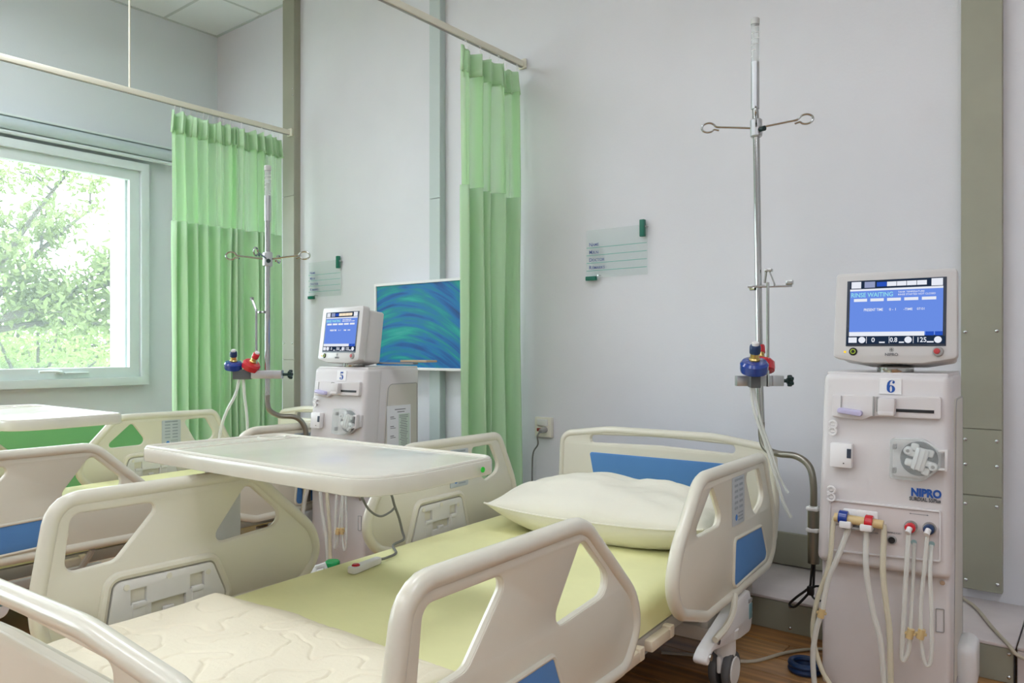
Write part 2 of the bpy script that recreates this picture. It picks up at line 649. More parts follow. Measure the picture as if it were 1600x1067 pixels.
# windows: frame, sash, glass
for wi, (a, b) in enumerate(openings):
    t = struct(thing('window_%d' % (wi + 1), None, None, (XL + 0.056, (a + b) / 2, (WZ0 + WZ1) / 2)))
    hw, hh = (b - a) / 2, (WZ1 - WZ0) / 2

    def ring(W2, H2, wd, x0, x1, gg):
        gg.plate([[(-W2, -H2), (W2, -H2), (W2, H2), (-W2, H2)], [(-W2 + wd, -H2 + wd), (W2 - wd, -H2 + wd), (W2 - wd, H2 - wd), (-W2 + wd, H2 - wd)]],
                 (x1 - x0) / 2, 0.004, at((x0 + x1) / 2, 0, 0, YZ))
        return gg
    ring(hw + 0.03, hh + 0.03, 0.06, -0.05, 0.02, G()).obj('window_frame', M['winframe'], t)
    m_ = -0.10
    for s in (0, 1):
        y0, y1 = (-hw + 0.03, m_ - 0.02) if s == 0 else (m_ + 0.02, hw - 0.03)
        sg = G()
        W2 = (y1 - y0) / 2
        ring(W2, hh - 0.03, 0.075, -0.075, -0.01, sg)
        so = sg.obj('sash', M['winframe'], t); so.location = (0, (y0 + y1) / 2, 0)
        go = G().box((-0.05, 0, 0), (0.006, 2 * W2 - 0.12, 2 * hh - 0.18)).obj('glass_pane', M['glass'], so)
        ho = G().box((0.005, 0.0, -hh + 0.075), (0.03, 0.05, 0.022), 0.006).tube([(0.022, 0.0, -hh + 0.078), (0.034, -0.02, -hh + 0.082), (0.034, -0.13, -hh + 0.084)], 0.008, 8) \
            .box((0.004, 0.12, -hh + 0.07), (0.02, 0.16, 0.012), 0.004).obj('handle', M['winframe'], so)
    G().box((-0.02, m_, 0), (0.06, 0.05, 2 * hh - 0.06), 0.004).obj('mullion', M['winframe'], t)

# roller blind over the window
bl = thing('roller_blind', 'rolled up pale grey roller blind above the window', 'blind', (XL + 0.085, 1.7, 2.575))
G().box((-0.02, 0.0, 0.050), (0.10, 2.50, 0.016), 0.004).box((-0.07, 0, 0.0), (0.02, 2.50, 0.10), 0.003).obj('head_rail', M['winframe'], bl)
G().cyl((0, -1.24, -0.002), (0, 1.24, -0.002), 0.042, 20).obj('rolled_fabric', M['blind'], bl)
G().cyl((0.0, -1.24, -0.062), (0.0, 1.24, -0.062), 0.014, 12).obj('bottom_bar', M['winframe'], bl)
for sy in (-1.245, 1.245):
    G().box((-0.008, sy, -0.005), (0.10, 0.008, 0.110), 0.003).obj('end_bracket', M['winframe'], bl)


# ------------------------------------------------------------------ trunking on the back wall
def trunk(n, x0, x1, z0, z1, dep, m, seams, screws):
    t = struct(thing('trim_%d' % n, None, None, ((x0 + x1) / 2, YB, 0)))
    w = x1 - x0
    G().box((0, -dep / 2, (z0 + z1) / 2), (w, dep, z1 - z0), 0.002, 1).obj('trunking', m, t)
    zs = [z0] + seams + [z1]
    for a, b in zip(zs, zs[1:]):
        G().box((0, -dep - 0.003, (a + b) / 2), (w, 0.006, b - a - 0.004), 0.0015, 1).obj('cover_panel', m, t)
    sm = None
    for sx, sz in screws:
        p = (sx, -dep - 0.006, sz)
        if sm is None:
            sm = G().lathe([(0.007, 0), (0.0068, 0.002), (0.004, 0.005), (0.0005, 0.0058)], 10, rotx(PI / 2)).obj('screw', M['screw'], t)
            sm.location = p
        else:
            share(sm, 'screw', p, parent=t)


M['trunk2'] = mat('trunking_pale', (196, 206, 204), 0.45)
trunk(1, -4.81, -4.67, 0.12, ZC, 0.05, M['trunk'], [1.0, 2.2], [(0.05, 1.12), (-0.05, 1.12), (0.05, 0.9), (-0.05, 0.9), (0.055, 2.98), (0.055, 2.93)])
trunk(2, -3.295, -3.205, 0.12, ZC, 0.045, M['trunk2'], [2.0], [])
trunk(3, -0.455, -0.322, 0.165, ZC, 0.035, M['trunk'], [0.524, 0.776, 2.6],
      [(-0.052, 1.145), (0.05, 1.147), (0.05, 0.64), (-0.052, 0.64), (0.05, 0.735), (-0.052, 0.735), (0.052, 0.20), (-0.052, 0.49), (0.05, 0.49), (-0.05, 0.2)])
# boxed-in ledge along the foot of the back wall
lg = struct(thing('baseboard_back', None, None, (0, 0, 0)))
G().box((-2.972, 3.14, 0.119), (5.456, 0.478, 0.012), 0.004).obj('ledge_top', M['ledge'], lg)
for a, b in [(-5.6, -4.2), (-4.2, -2.8), (-2.8, -1.55), (-1.55, -0.245)]:
    G().box(((a + b) / 2, 2.915, 0.056), (b - a - 0.004, 0.02, 0.112), 0.002, 1).obj('cover_panel', M['trunk'], lg)
G().box((0.55, 3.14, 0.119), (1.58, 0.478, 0.012), 0.004).box((0.55, 2.915, 0.056), (1.58, 0.02, 0.112), 0.002, 1).obj('cover_panel', M['ledge'], lg)
G().box((-3.2, YB - 0.012, 0.20), (5.0, 0.024, 0.14), 0.004).obj('skirting_band', M['trunk'], lg)
sm = None
for x, z in [(-0.262, 0.095), (-0.262, 0.02), (-0.96, 0.10), (-0.96, 0.018)]:
    if sm is None:
        sm = G().lathe([(0.006, 0), (0.0058, 0.002), (0.0035, 0.004), (0.0005, 0.0048)], 10, rotx(PI / 2)).obj('screw', M['screw'], lg)
        sm.location = (x, 2.905, z)
    else:
        share(sm, 'screw', (x, 2.905, z), parent=lg)
G().box((-0.247, 2.903, 0.06), (0.004, 0.006, 0.11)).obj('joint_strip', M['dark'], lg)


# ------------------------------------------------------------------ outside: trees
struct(G().box((-16, 2, -1.1), (20, 30, 0.2)).obj('ground_outside', M['lawn']))


def leaf_cloud(centers, n, size, spread):
    v, f = [], []
    for i in range(n):
        c = random.choice(centers)
        p = Vector(c) + Vector((random.gauss(0, spread), random.gauss(0, spread), random.gauss(0, spread * 0.8)))
        a, b = Vector((random.gauss(0, 1), random.gauss(0, 1), random.gauss(0, 1))).normalized(), Vector((random.gauss(0, 1), random.gauss(0, 1), random.gauss(0, 1)))
        b = (b - a * b.dot(a)).normalized()
        s = size * random.uniform(0.6, 1.3)
        k = len(v)
        v += [tuple(p - a * s), tuple(p + b * s * 0.42), tuple(p + a * s), tuple(p - b * s * 0.42)]
        f.append((k, k + 1, k + 2, k + 3))
    return v, f


def tree(loc, branches, nleaf, size, spread, m, label, name='tree'):
    t = thing(name, label, 'tree', loc)
    g = G()
    cs = []
    for path, r0, r1 in branches:
        P = smooth_path(path, 6)
        g.tube(P, 0, 7, rs=[r0 + (r1 - r0) * i / (len(P) - 1) for i in range(len(P))])
        cs += P[len(P) // 3:]
    g.obj('trunk', M['bark'], t)
    v, f = leaf_cloud(cs, nleaf, size, spread)
    l = G().add(v, f).obj('foliage', m, t, smooth=False)
    l['kind'] = 'stuff'
    return t


def twigs(base, tip, n, ln, r0, up=0.3):
    """one bough with side twigs"""
    B, T = Vector(base), Vector(tip)
    out = [([B, B.lerp(T, .35) + Vector((0, 0, .12)), B.lerp(T, .7) + Vector((0, 0, .1)), T], r0, r0 * 0.3)]
    for i in range(n):
        s = B.lerp(T, random.uniform(.25, .95)) + Vector((0, 0, .1))
        d = Vector((random.uniform(-1, 1), random.uniform(-0.8, 1), random.uniform(-.5, .9) + up)).normalized() * ln * random.uniform(.5, 1.1)
        out.append(([s, s + d * .5 + Vector((0, 0, .05)), s + d], r0 * .35, r0 * .1))
    return out


random.seed(11)
# broad tree whose boughs cross the upper half of the window
br = [([(0, 0, -1), (0.05, 0.05, 0.3), (0, 0.1, 1.4)], 0.16, 0.10)]
for tip, n in [((0.3, 2.2, 2.0), 9), ((-0.6, 1.7, 2.9), 8), ((0.2, 1.3, 1.5), 6), ((0.6, 0.9, 3.0), 6), ((0, 2.0, 1.3), 6), ((-0.3, 0.3, 3.2), 5)]:
    br += twigs((0, 0.1, 1.2), tip, n, 0.55, 0.045)
tree((-9.4, 2.5, 0), br, 5200, 0.056, 0.12, M['leaf3'], 'sparse tree with thin dark boughs crossing the bright window')
br = []
for k in range(26):
    a = random.uniform(0, 2 * PI)
    br.append(([(0, 0, -1), (0.2 * math.cos(a), 0.3 * math.sin(a), 0.1), (1.1 * math.cos(a), 1.5 * math.sin(a), random.uniform(0.3, 1.75))], 0.05, 0.012))
tree((-12.2, 4.3, 0.2), br, 11000, 0.054, 0.26, M['leaf2'], 'bushy yellow green tree low in the window, nearest the curtain')
br = []
for k in range(30):
    a = random.uniform(0, 2 * PI)
    br.append(([(0, 0, -1), (0.3 * math.cos(a), 0.5 * math.sin(a), 0.3), (1.3 * math.cos(a), 2.4 * math.sin(a), random.uniform(0.4, 2.5))], 0.07, 0.015))
tree((-15.6, 5.0, 0.2), br, 12000, 0.066, 0.34, M['leaf'], 'dense dull green tree farthest behind the window')


# ------------------------------------------------------------------ curtain rails and curtains
def curtain_rail(x, y0, y1, z, rods, label):
    t = thing('curtain_rail', label, 'curtain rail', (x, y1, z), group='ceiling hung curtain rails')
    L = y1 - y0
    G().box((0, -L / 2, 0), (0.028, L, 0.034), 0.004).obj('track', M['rail'], t)
    G().box((0, -L / 2, -0.0185), (0.012, L - 0.02, 0.004)).obj('slot', M['machgrey'], t)
    G().box((0, -0.008, 0.002), (0.05, 0.016, 0.055), 0.004).obj('wall_bracket', M['rail'], t)
    for y in rods:
        G().cyl((0, y - y1, 0.016), (0, y - y1, ZC - z), 0.006, 10).obj('drop_rod', M['rail'], t)
    return t


curtain_rail(-4.71, -0.6, 3.32, 2.66, [2.16, 0.2], 'cream curtain rail above the left green curtain, meeting olive trunking')
curtain_rail(-2.60, -0.6, 3.372, 2.68, [1.0, -0.4], 'cream curtain rail reaching the wall above the right green curtain')


def curtain(x, y0, y1, ztop, znet0, znet1, zbot, folds, amp, seed, label, gaps):
    """header band, net, cloth; the folds run all the way down"""
    rnd = random.Random(seed)
    t = thing('curtain', label, 'curtain', (x, (y0 + y1) / 2, 0), group='green cubicle curtains')
    ymid = (y0 + y1) / 2
    L = y1 - y0
    # irregular fold widths
    wd = [rnd.uniform(0.35, 1.7) for _ in range(folds)]
    tot = sum(wd)
    edges = [0]
    for w in wd: edges.append(edges[-1] + w / tot)
    am = [amp * rnd.uniform(0.5, 1.3) for _ in range(folds)]

    def off(s, zf):
        for i in range(folds):
            if s <= edges[i + 1] or i == folds - 1:
                q = (s - edges[i]) / (edges[i + 1] - edges[i])
                a = am[i] * (0.7 + 0.3 * zf)
                sh = math.sin(2 * PI * q)
                sh = math.copysign(abs(sh) ** 0.8, sh)
                return a * sh
        return 0

    def sheet(name, z0, z1, m, nx, nz, flare=0.0, k=1.0, extra=0.0, gap=False):
        v, f = [], []
        for j in range(nz + 1):
            z = z0 + (z1 - z0) * j / nz
            zf = (ztop - z) / (ztop - zbot)
            for i in range(nx + 1):
                s = i / nx
                dx = off(s, zf) * k + 0.006 * math.sin(s * 41 + z * 3) + 0.012 * noise.noise((s * 6, z * 0.9, seed))
                dy = 0.012 * noise.noise((s * 9 + 4, z * 1.1, seed + 3)) + 0.012 * math.cos(2 * PI * s * folds) * zf
                yv = y0 + L * s - ymid + dy
                zz = z
                if extra:
                    dx += extra * math.sin(2 * PI * s * folds * 2.3 + 1) * (0.4 + 0.6 * (z1 - z) / (z1 - z0))
                    if name == 'header_band' and abs(z - z1) < 1e-6: zz -= 0.018 * abs(math.sin(PI * s * folds * 1.15))
                    yv += (s - .5) * flare * (z1 - z) / (z1 - z0)
                v.append((dx, yv, zz))
        for j in range(nz):
            for i in range(nx):
                a = j * (nx + 1) + i
                f.append((a, a + 1, a + nx + 2, a + nx + 1))
        o = G().add(v, f).obj(name, m, t, ang=180)
        md = o.modifiers.new('thick', 'SOLIDIFY'); md.thickness = 0.0025
        return o
    sheet('cloth_panel', zbot, znet0, M['curtain'], folds * 22, 14)
    n = sheet('net_panel', znet0, znet1 + 0.01, M['net'], folds * 30, 8, 0.0, 1.0, 0.013)
    n.modifiers.clear()
    sheet('header_band', znet1, ztop, M['curtain'], folds * 24, 4, 0.03, 0.8, 0.02)
    hk = None
    nh = folds * 2 - 1
    for i in range(nh):
        s = (i + 0.5) / nh
        p = (off(s, 0) * 0.5, y0 + L * s - ymid, ztop)
        if hk is None:
            pth = [(0.006 * math.sin(a), 0, 0.018 + 0.010 * math.cos(a)) for a in [k * PI / 6 for k in range(-2, 9)]] + [(0.001, 0, -0.012)]
            hk = G().tube(pth, 0.0016, 6).obj('hook', M['machwhite'], t)
            hk.location = p
        else:
            share(hk, 'hook', p, parent=t)
    return t


curtain(-4.71, 2.42, 3.24, 2.608, 1.90, 2.46, 0.22, 11, 0.050, 3, 'green curtain with net top hanging beside the window', None)
curtain(-2.60, 2.84, 3.32, 2.628, 1.915, 2.49, 0.22, 5, 0.050, 9, 'green curtain with net top hanging beside the blue picture', None)

# ------------------------------------------------------------------ wall pieces
def name_board(x, label, full):
    t = thing('name_board', label, 'wall sign', (x, YB - 0.022, 1.575), group='clear patient name boards')
    w, h = 0.358, 0.25
    G().box((0, 0, 0), (w, 0.006, h), 0.001, 1).obj('plate', M['acrylic'], t)
    for z in (0.033, -0.007, -0.047, -0.087):
        G().box((0, -0.0036, z), (w - 0.004, 0.0012, 0.003)).obj('rule_line', M['tealline'], t)
    for s, z in (('NAME', 0.041), ('M.R.N', 0.001), ('DOCTOR', -0.039), ('REMARKS :', -0.079)):
        g = G().text(s[0], 0.026, at(-w / 2 + 0.018, -0.0038, z, XZ), 0.008, 0.0004)
        g.text(s[1:], 0.021, at(-w / 2 + 0.018 + 0.019, -0.0038, z, XZ), 0.006, 0.0004)
        g.obj('lettering', M['ink'], t)
    c1 = G().box((w / 2 - 0.026, -0.002, h / 2 - 0.018), (0.026, 0.022, 0.085), 0.003).obj('clip', M['teal'], t)
    c2 = G().box((-w / 2 + 0.031, -0.002, -h / 2 - 0.002), (0.062, 0.022, 0.022), 0.003).obj('clip', M['teal'], t)
    for sx, sz in ((w / 2 - 0.01, h / 2 - 0.01), (-w / 2 + 0.072, -h / 2 + 0.012)):
        G().cyl((sx, 0.022, sz), (sx, -0.005, sz), 0.004, 8).obj('standoff', M['screw'], t)
    return t


name_board(-1.987, 'clear name board on the wall left of the tall drip pole', True)
name_board(-4.361, 'clear name board on the wall above the machine marked 5', True)

pc = thing('picture', 'framed print of blue and teal waves half behind the curtain', 'picture', (-3.32, YB, 1.222))
pw2, ph2 = 0.382, 0.272
G().plate([[(-pw2, -ph2), (pw2, -ph2), (pw2, ph2), (-pw2, ph2)], [(-pw2 + .016, -ph2 + .016), (pw2 - .016, -ph2 + .016), (pw2 - .016, ph2 - .016), (-pw2 + .016, ph2 - .016)]],
          0.07, 0.002, at(0, -0.07, 0, XZ)).obj('frame', M['machwhite'], pc)
G().box((0, -0.120, 0), (2 * pw2 - 0.03, 0.02, 2 * ph2 - 0.03)).obj('print', M['print'], pc)

sk = thing('wall_socket', 'cream wall socket with a red switch behind the pillow', 'socket', (-2.447, YB, 0.650))
G().box((0, -0.014, 0), (0.112, 0.028, 0.108), 0.005).obj('plate', M['socket'], sk)
G().box((0.0, -0.031, 0.026), (0.07, 0.006, 0.036), 0.002).obj('switch_block', M['bedwhite'], sk)
G().box((-0.018, -0.034, -0.014), (0.03, 0.012, 0.018), 0.003).obj('switch', mat('dark_red', (150, 60, 50), 0.4), sk)
pg = thing('power_plug', 'grey plug and thin cable hanging from the wall socket', 'plug', (-2.43, YB - 0.028, 0.638))
G().cyl((0, 0, 0), (0, -0.045, -0.004), 0.017, 12, 0.012).obj('plug_body', M['machgrey'], pg)
G().tube(smooth_path([(0, -0.044, -0.004), (-0.012, -0.055, -0.03), (-0.028, -0.03, -0.08), (-0.07, -0.015, -0.13), (-0.08, -0.012, -0.22), (-0.075, -0.02, -0.45)], 6), 0.0045, 8).obj('cable', M['cable'], pg)


# ------------------------------------------------------------------ the bed
BO, BR = (-1.468, 1.25, 0), math.radians(3.5)
BED2 = (-2.16, -0.10)


def rail_mesh(outer, holes, rim=0.019, hr=0.010):
    g = G()
    o = roundpoly(outer)
    hs = [roundpoly(h, 0.028) for h in holes]
    g.plate([inset(o, 0.012)] + hs, 0.010, 0.003, YZ)
    ring = inset(o, rim)
    g.tube([(0, a, b) for a, b in ring], rim, 12, closed=True)
    for h in hs:
        g.tube([(0, a, b) for a, b in inset(h, -0.006)], hr, 8, closed=True)
    return g


FOOT_OUT = [(-0.505, 0.325, 0.06), (-0.535, 0.45, 0.3), (-0.487, 0.728, 0.085), (0.09, 0.722, 0.13), (0.335, 0.50, 0.16), (0.36, 0.40, 0.10), (0.28, 0.31, 0.08)]
FOOT_HOLES = [[(-0.438, 0.674), (-0.225, 0.670), (-0.215, 0.645, 0.02), (-0.325, 0.53, 0.04), (-0.455, 0.525)],
              [(0.068, 0.680, 0.025), (0.235, 0.530, 0.035), (-0.068, 0.512, 0.025)]]
HEAD_OUT = [(0.54, 0.43, 0.12), (0.575, 0.53, 0.3), (0.76, 0.722, 0.13), (1.37, 0.715, 0.07), (1.495, 0.48, 0.3), (1.505, 0.35, 0.10), (1.42, 0.285, 0.10), (0.80, 0.277, 0.12), (0.60, 0.34, 0.12)]
HEAD_HOLES = [[(0.85, 0.675, 0.02), (0.95, 0.54, 0.03), (0.685, 0.540, 0.02)],
              [(1.150, 0.668, 0.02), (1.300, 0.668, 0.03), (1.375, 0.548, 0.04), (1.26, 0.512, 0.03), (1.225, 0.540, 0.02)]]


def offs(poly, c):
    return [(a - c[0], b - c[1]) + tuple(q) for a, b, *q in poly]


def make_bed():
    t = thing('hospital_bed', None, 'bed', BO, BR)
    # ---- end boards
    for name, y, h0, ztop, hw in (('headboard', 1.79, 0.27, 0.722, 0.522), ('footboard', -0.79, 0.24, 0.690, 0.545)):
        outer = [(-hw + 0.012, h0, 0.05), (-hw, 0.45, 0.2), (-hw + 0.01, ztop - 0.035, 0.07), (-0.25, ztop, 0.6), (0.25, ztop, 0.6), (hw - 0.01, ztop - 0.035, 0.07), (hw, 0.45, 0.2), (hw - 0.012, h0, 0.05)]
        hole = [(-0.345, ztop - 0.085, 0.022), (-0.345, ztop - 0.042, 0.022), (0, ztop - 0.030, 0.6), (0.345, ztop - 0.042, 0.022), (0.345, ztop - 0.085, 0.022), (0, ztop - 0.075, 0.6)]
        g = G()
        o = roundpoly(outer); h = roundpoly(hole)
        g.plate([inset(o, 0.010), h], 0.013, 0.004, XZ)
        g.tube([(a, 0, b) for a, b in inset(o, 0.018)], 0.018, 12, closed=True)
        g.tube([(a, 0, b) for a, b in inset(h, -0.008)], 0.012, 8, closed=True)
        b = g.obj(name, M['cream'], t); b.location = (0, y, 0)
        dn = 0 if name == 'headboard' else 0.085
        pan = roundpoly([(-0.345, ztop - 0.125 - dn, 0.01), (0.345, ztop - 0.125 - dn, 0.01), (0.31, ztop - 0.30 - dn, 0.02), (-0.31, ztop - 0.30 - dn, 0.02)])
        for sd in ((-1, 1) if name == 'headboard' else (-1,)):
            q = G().plate([pan], 0.003, 0.001, at(0, sd * 0.0145, 0, XZ)).obj('inlay_panel', M['blue'], b)
            q['label'] = 'blue inlay panel'
    # ---- side rails
    for kind, outer, holes in (('foot', FOOT_OUT, FOOT_HOLES), ('head', HEAD_OUT, HEAD_HOLES)):
        cx = (-0.09, 0.5) if kind == 'foot' else (1.02, 0.5)
        gm = rail_mesh(offs(outer, cx), [offs(h, cx) for h in holes])
        base = None
        for sx in (1, -1):
            if base is None:
                base = gm.obj('side_rail', M['cream'], t)
                r = base
            else:
                r = share(base, 'side_rail', (0, 0, 0), parent=t)
            r.location = (0.578 * sx, cx[0], cx[1])
            out = 0.0115 * sx
            F = YZ if sx > 0 else YZn
            I = YZn if sx > 0 else YZ

            def fl(poly, face):       # flip a for panels that face -x
                return poly if face is YZ else [(-a,) + tuple(q) for a, *q in poly]
            if kind == 'foot':
                bp = [(-0.30, 0.458, 0.012), (-0.055, 0.462, 0.012), (-0.015, 0.37, 0.02), (-0.33, 0.362, 0.02)]
            else:
                bp = [(1.045, 0.467, 0.012), (1.315, 0.460, 0.012), (1.385, 0.340, 0.02), (1.03, 0.325, 0.02)]
            bp = offs(bp, cx)
            R = roundpoly(fl(bp, F))
            q = G().plate([R], 0.0025, 0.001, at(out, 0, 0, F)).obj('inlay_panel', M['blue'], r); q['label'] = 'blue inlay panel'
            G().tube([tuple(at(out, 0, 0, F) @ Vector((a, b, 0))) for a, b in inset(R, -0.005)], 0.006, 8, closed=True).obj('inlay_rim', M['cream'], r)
            # hatch on the mattress side
            if kind == 'foot':
                hp = [(-0.355, 0.352, 0.01), (-0.335, 0.478, 0.02), (-0.055, 0.470, 0.02), (-0.005, 0.352, 0.02)]
            else:
                hp = [(0.78, 0.33, 0.01), (0.83, 0.475, 0.02), (1.08, 0.475, 0.02), (1.12, 0.33, 0.02)]
            hp = offs(hp, cx)
            Rh = roundpoly(fl(hp, I))
            mxI = at(-out, 0, 0, I)
            G().tube([tuple(mxI @ Vector((a, b, 0))) for a, b in inset(Rh, -0.014)], 0.012, 8, closed=True).obj('hatch_rim', M['cream'], r)
            ha, hb = fl(hp, I)[0], fl(hp, I)[3]
            cxs = sorted([p[0] for p in fl(hp, I)])
            mid = sum(cxs) / 4; wid = cxs[2] - cxs[1]
            zc = 0.415 - cx[1]
            rec = []
            for du in (-0.30, 0.30):
                rec.append([(mid + du * wid - 0.022, zc - 0.005), (mid + du * wid + 0.022, zc - 0.005), (mid + du * wid + 0.022, zc + 0.035), (mid + du * wid - 0.022, zc + 0.035)])
            rec.append([(mid - 0.05, zc - 0.045), (mid + 0.05, zc - 0.045), (mid + 0.05, zc - 0.012), (mid - 0.05, zc - 0.012)])
            hq = G().plate([Rh] + rec, 0.006, 0.001, at(-out - sx * 0.004, 0, 0, I)).obj('latch_panel', M['bedwhite'], r)
            hq['label'] = 'white latch panel with square recesses'
            for du in (-0.30, 0.30):
                G().box((mid + du * wid, zc - 0.008, 0.009), (0.036, 0.016, 0.012), 0.003, mx=mxI).box((mid + du * wid, zc - 0.04, 0.0085), (0.034, 0.05, 0.006), 0.002, mx=mxI).obj('latch', M['bedwhite'], r)
            G().box((mid, zc - 0.04, 0.006), (0.03, 0.014, 0.012), 0.003, mx=mxI).obj('latch', M['bedwhite'], r)
            for du, dz in ((-0.42, 0.045), (0.0, 0.048), (0.42, 0.03)):
                G().cyl(tuple(mxI @ Vector((mid + du * wid, zc + dz, 0.008))), tuple(mxI @ Vector((mid + du * wid, zc + dz, 0.0125))), 0.008, 12).obj('cover_button', M['socket'], r)
            if kind == 'head':
                for sd, FF in ((1, F), (-1, I)):
                    lp = offs([(1.02, 0.515, 0.006), (1.02, 0.670, 0.006), (1.135, 0.668, 0.006), (1.135, 0.515, 0.006)], cx)
                    l = G().plate([roundpoly(fl(lp, FF))], 0.0015, 0.0005, at(out * sd, 0, 0, FF)).obj('control_label', M['label'], r)
                    mxl = at(out * sd, 0, 0, FF)
                    a0 = min(p[0] for p in fl(lp, FF)); z0 = 0.515 - cx[1]
                    k = G()
                    for row in range(6):
                        for col in range(2):
                            k.box((a0 + 0.034 + col * 0.046, z0 + 0.055 + row * 0.018, 0.0018), (0.032, 0.008, 0.0008), mx=mxl)
                    k.box((a0 + 0.06, z0 + 0.145, 0.0018), (0.03, 0.006, 0.0008), mx=mxl)
                    k.obj('button_print', M['labelink'], l)
                    G().lathe([(0.010, 0.0016), (0.010, 0.0022)], 14, mxl @ at(a0 + 0.035, z0 + 0.025, 0)).obj('blue_mark', M['labelblue'], l)
                    k = G()
                    for row in range(3): k.box((a0 + 0.075, z0 + 0.014 + row * 0.011, 0.0018), (0.045, 0.005, 0.0008), mx=mxl)
                    k.obj('button_print', M['labelink'], l)
            # bracket under the rail
            g = G()
            yb = 0.0 if kind == 'foot' else 0.12
            zb = 0.30 - cx[1]
            for dy in (-0.16, 0.16):
                g.tube([(0, yb + dy * 1.05, zb + 0.012), (-0.02 * sx, yb + dy, zb - 0.02), (-0.04 * sx, yb + dy * 0.9, zb - 0.06), (-0.05 * sx, yb + dy * 0.8, zb - 0.10)], 0.012, 8)
            g.box((-0.045 * sx, yb, zb - 0.07), (0.03, 0.44, 0.035), 0.006)
            g.obj('rail_bracket', M['frame'], r)
            # pivot housing with a teal lever
            sh_ = 0.0 if kind == 'head' else -0.29
            hs = [(-0.26, -0.322), (-0.22, -0.300, 0.03), (-0.03, -0.252, 0.02), (0.03, -0.222, 0.02), (0.145, -0.217, 0.02), (0.178, -0.30, 0.02), (0.155, -0.357, 0.03), (0.05, -0.350, 0.03), (-0.20, -0.310, 0.03), (-0.235, -0.345, 0.015)]
            hs = roundpoly([(a + sh_, b) + tuple(q) for a, b, *q in hs], 0.015)
            p = G().plate([[(a if F is YZ else -a, b) for a, b in hs]], 0.022, 0.006, at(0.0, 0, 0, F)).obj('pivot_housing', M['machwhite'], r)
            G().box((0.0215 * sx, 0.148 + sh_, -0.288), (0.006, 0.030, 0.05), 0.002).obj('release_lever', M['tealgrey'], p)
            G().box((0.0215 * sx, 0.143 + sh_, -0.252), (0.008, 0.034, 0.014), 0.003).obj('lever_grip', M['machgrey'], p)
            for dy, dz in ((-0.225, -0.318), (-0.16, -0.292)):
                G().cyl((0.018 * sx, dy + sh_, dz), (0.027 * sx, dy + sh_, dz), 0.010, 10).obj('bolt', M['screw'], p)
            G().tube(smooth_path([(0.024 * sx, -0.19 + sh_, -0.278), (0.03 * sx, -0.11 + sh_, -0.262), (0.03 * sx, -0.05 + sh_, -0.235), (0.02 * sx, 0.0 + sh_, -0.195)], 5), 0.010, 8).obj('guide_arm', M['cream'], p)
    # ---- deck under the mattress
    g = G()
    for sx in (-1, 1):
        g.box((sx * 0.47, 0.50, 0.262), (0.04, 2.40, 0.045), 0.006)
    for y in (-0.66, -0.1, 0.5, 1.1, 1.68):
        g.box((0, y, 0.262), (0.94, 0.05, 0.04), 0.005)
    g.box((0, 0.5, 0.283), (0.96, 2.36, 0.008))
    g.obj('deck_frame', M['frame'], t)
    ends = None
    for sx in (-1, 1):
        for y in (-0.45, 0.02, 0.46, 0.66, 1.3):
            p = (sx * 0.492, y, 0.258)
            if ends is None:
                ends = G().box((0, 0, 0), (0.045, 0.15, 0.032), 0.006).box((0.0, 0.06, 0.004), (0.05, 0.03, 0.036), 0.005).obj('deck_end', M['beige'], t)
                ends.location = p
            else: share(ends, 'deck_end', p, parent=t)
    # ---- chassis
    g = G()
    for sx in (-1, 1):
        g.box((sx * 0.34, 0.5, 0.135), (0.05, 1.95, 0.05), 0.008)
    for y in (-0.42, 0.5, 1.42): g.box((0, y, 0.135), (0.72, 0.06, 0.05), 0.008)
    g.obj('chassis', M['frame'], t)
    for y in (-0.10, 1.0):
        G().box((0, y, 0.20), (0.16, 0.12, 0.12), 0.01).box((0, y, 0.25), (0.10, 0.36, 0.025), 0.006).obj('lift_column', M['bedwhite'], t)
    for sx in (-1, 1):
        for y in (-0.40, 1.03):
            xx = sx * 0.56
            G().lathe([(0.034, 0.105), (0.036, 0.112), (0.036, 0.155), (0.045, 0.165), (0.045, 0.19), (0.03, 0.2)], 14, at(xx, y, 0)).box((sx * 0.44, y, 0.165), (0.24, 0.07, 0.05), 0.01).obj('caster_leg', M['bedwhite'], t)
            c = G()
            for d in (-0.021, 0.021):
                c.lathe([(0.04, -0.013), (0.057, -0.012), (0.06, -0.006), (0.06, 0.006), (0.057, 0.012), (0.04, 0.013)], 24, at(xx + d, y, 0.06, roty(PI / 2)))
            co = c.obj('caster', M['rubber'], t)
            c = G()
            for d in (-0.0355, 0.0355):
                c.lathe([(0.044, -0.002), (0.042, 0.0), (0.042, 0.002)], 20, at(xx + d, y, 0.06, roty(PI / 2)))
            c.box((xx, y, 0.086), (0.016, 0.11, 0.055), 0.008)
            c.obj('caster_hub', M['bedwhite'], co)
    return t


bed = make_bed()
bed['label'] = 'cream hospital bed with pillow and quilted pad, nearest the camera'
bed['group'] = 'cream hospital beds with blue inlays'
bed2 = copy_tree(bed)
bed2.location = (BO[0] + BED2[0], BO[1] + BED2[1], 0)
bed2['label'] = 'cream hospital bed beside the window, behind the overbed table'


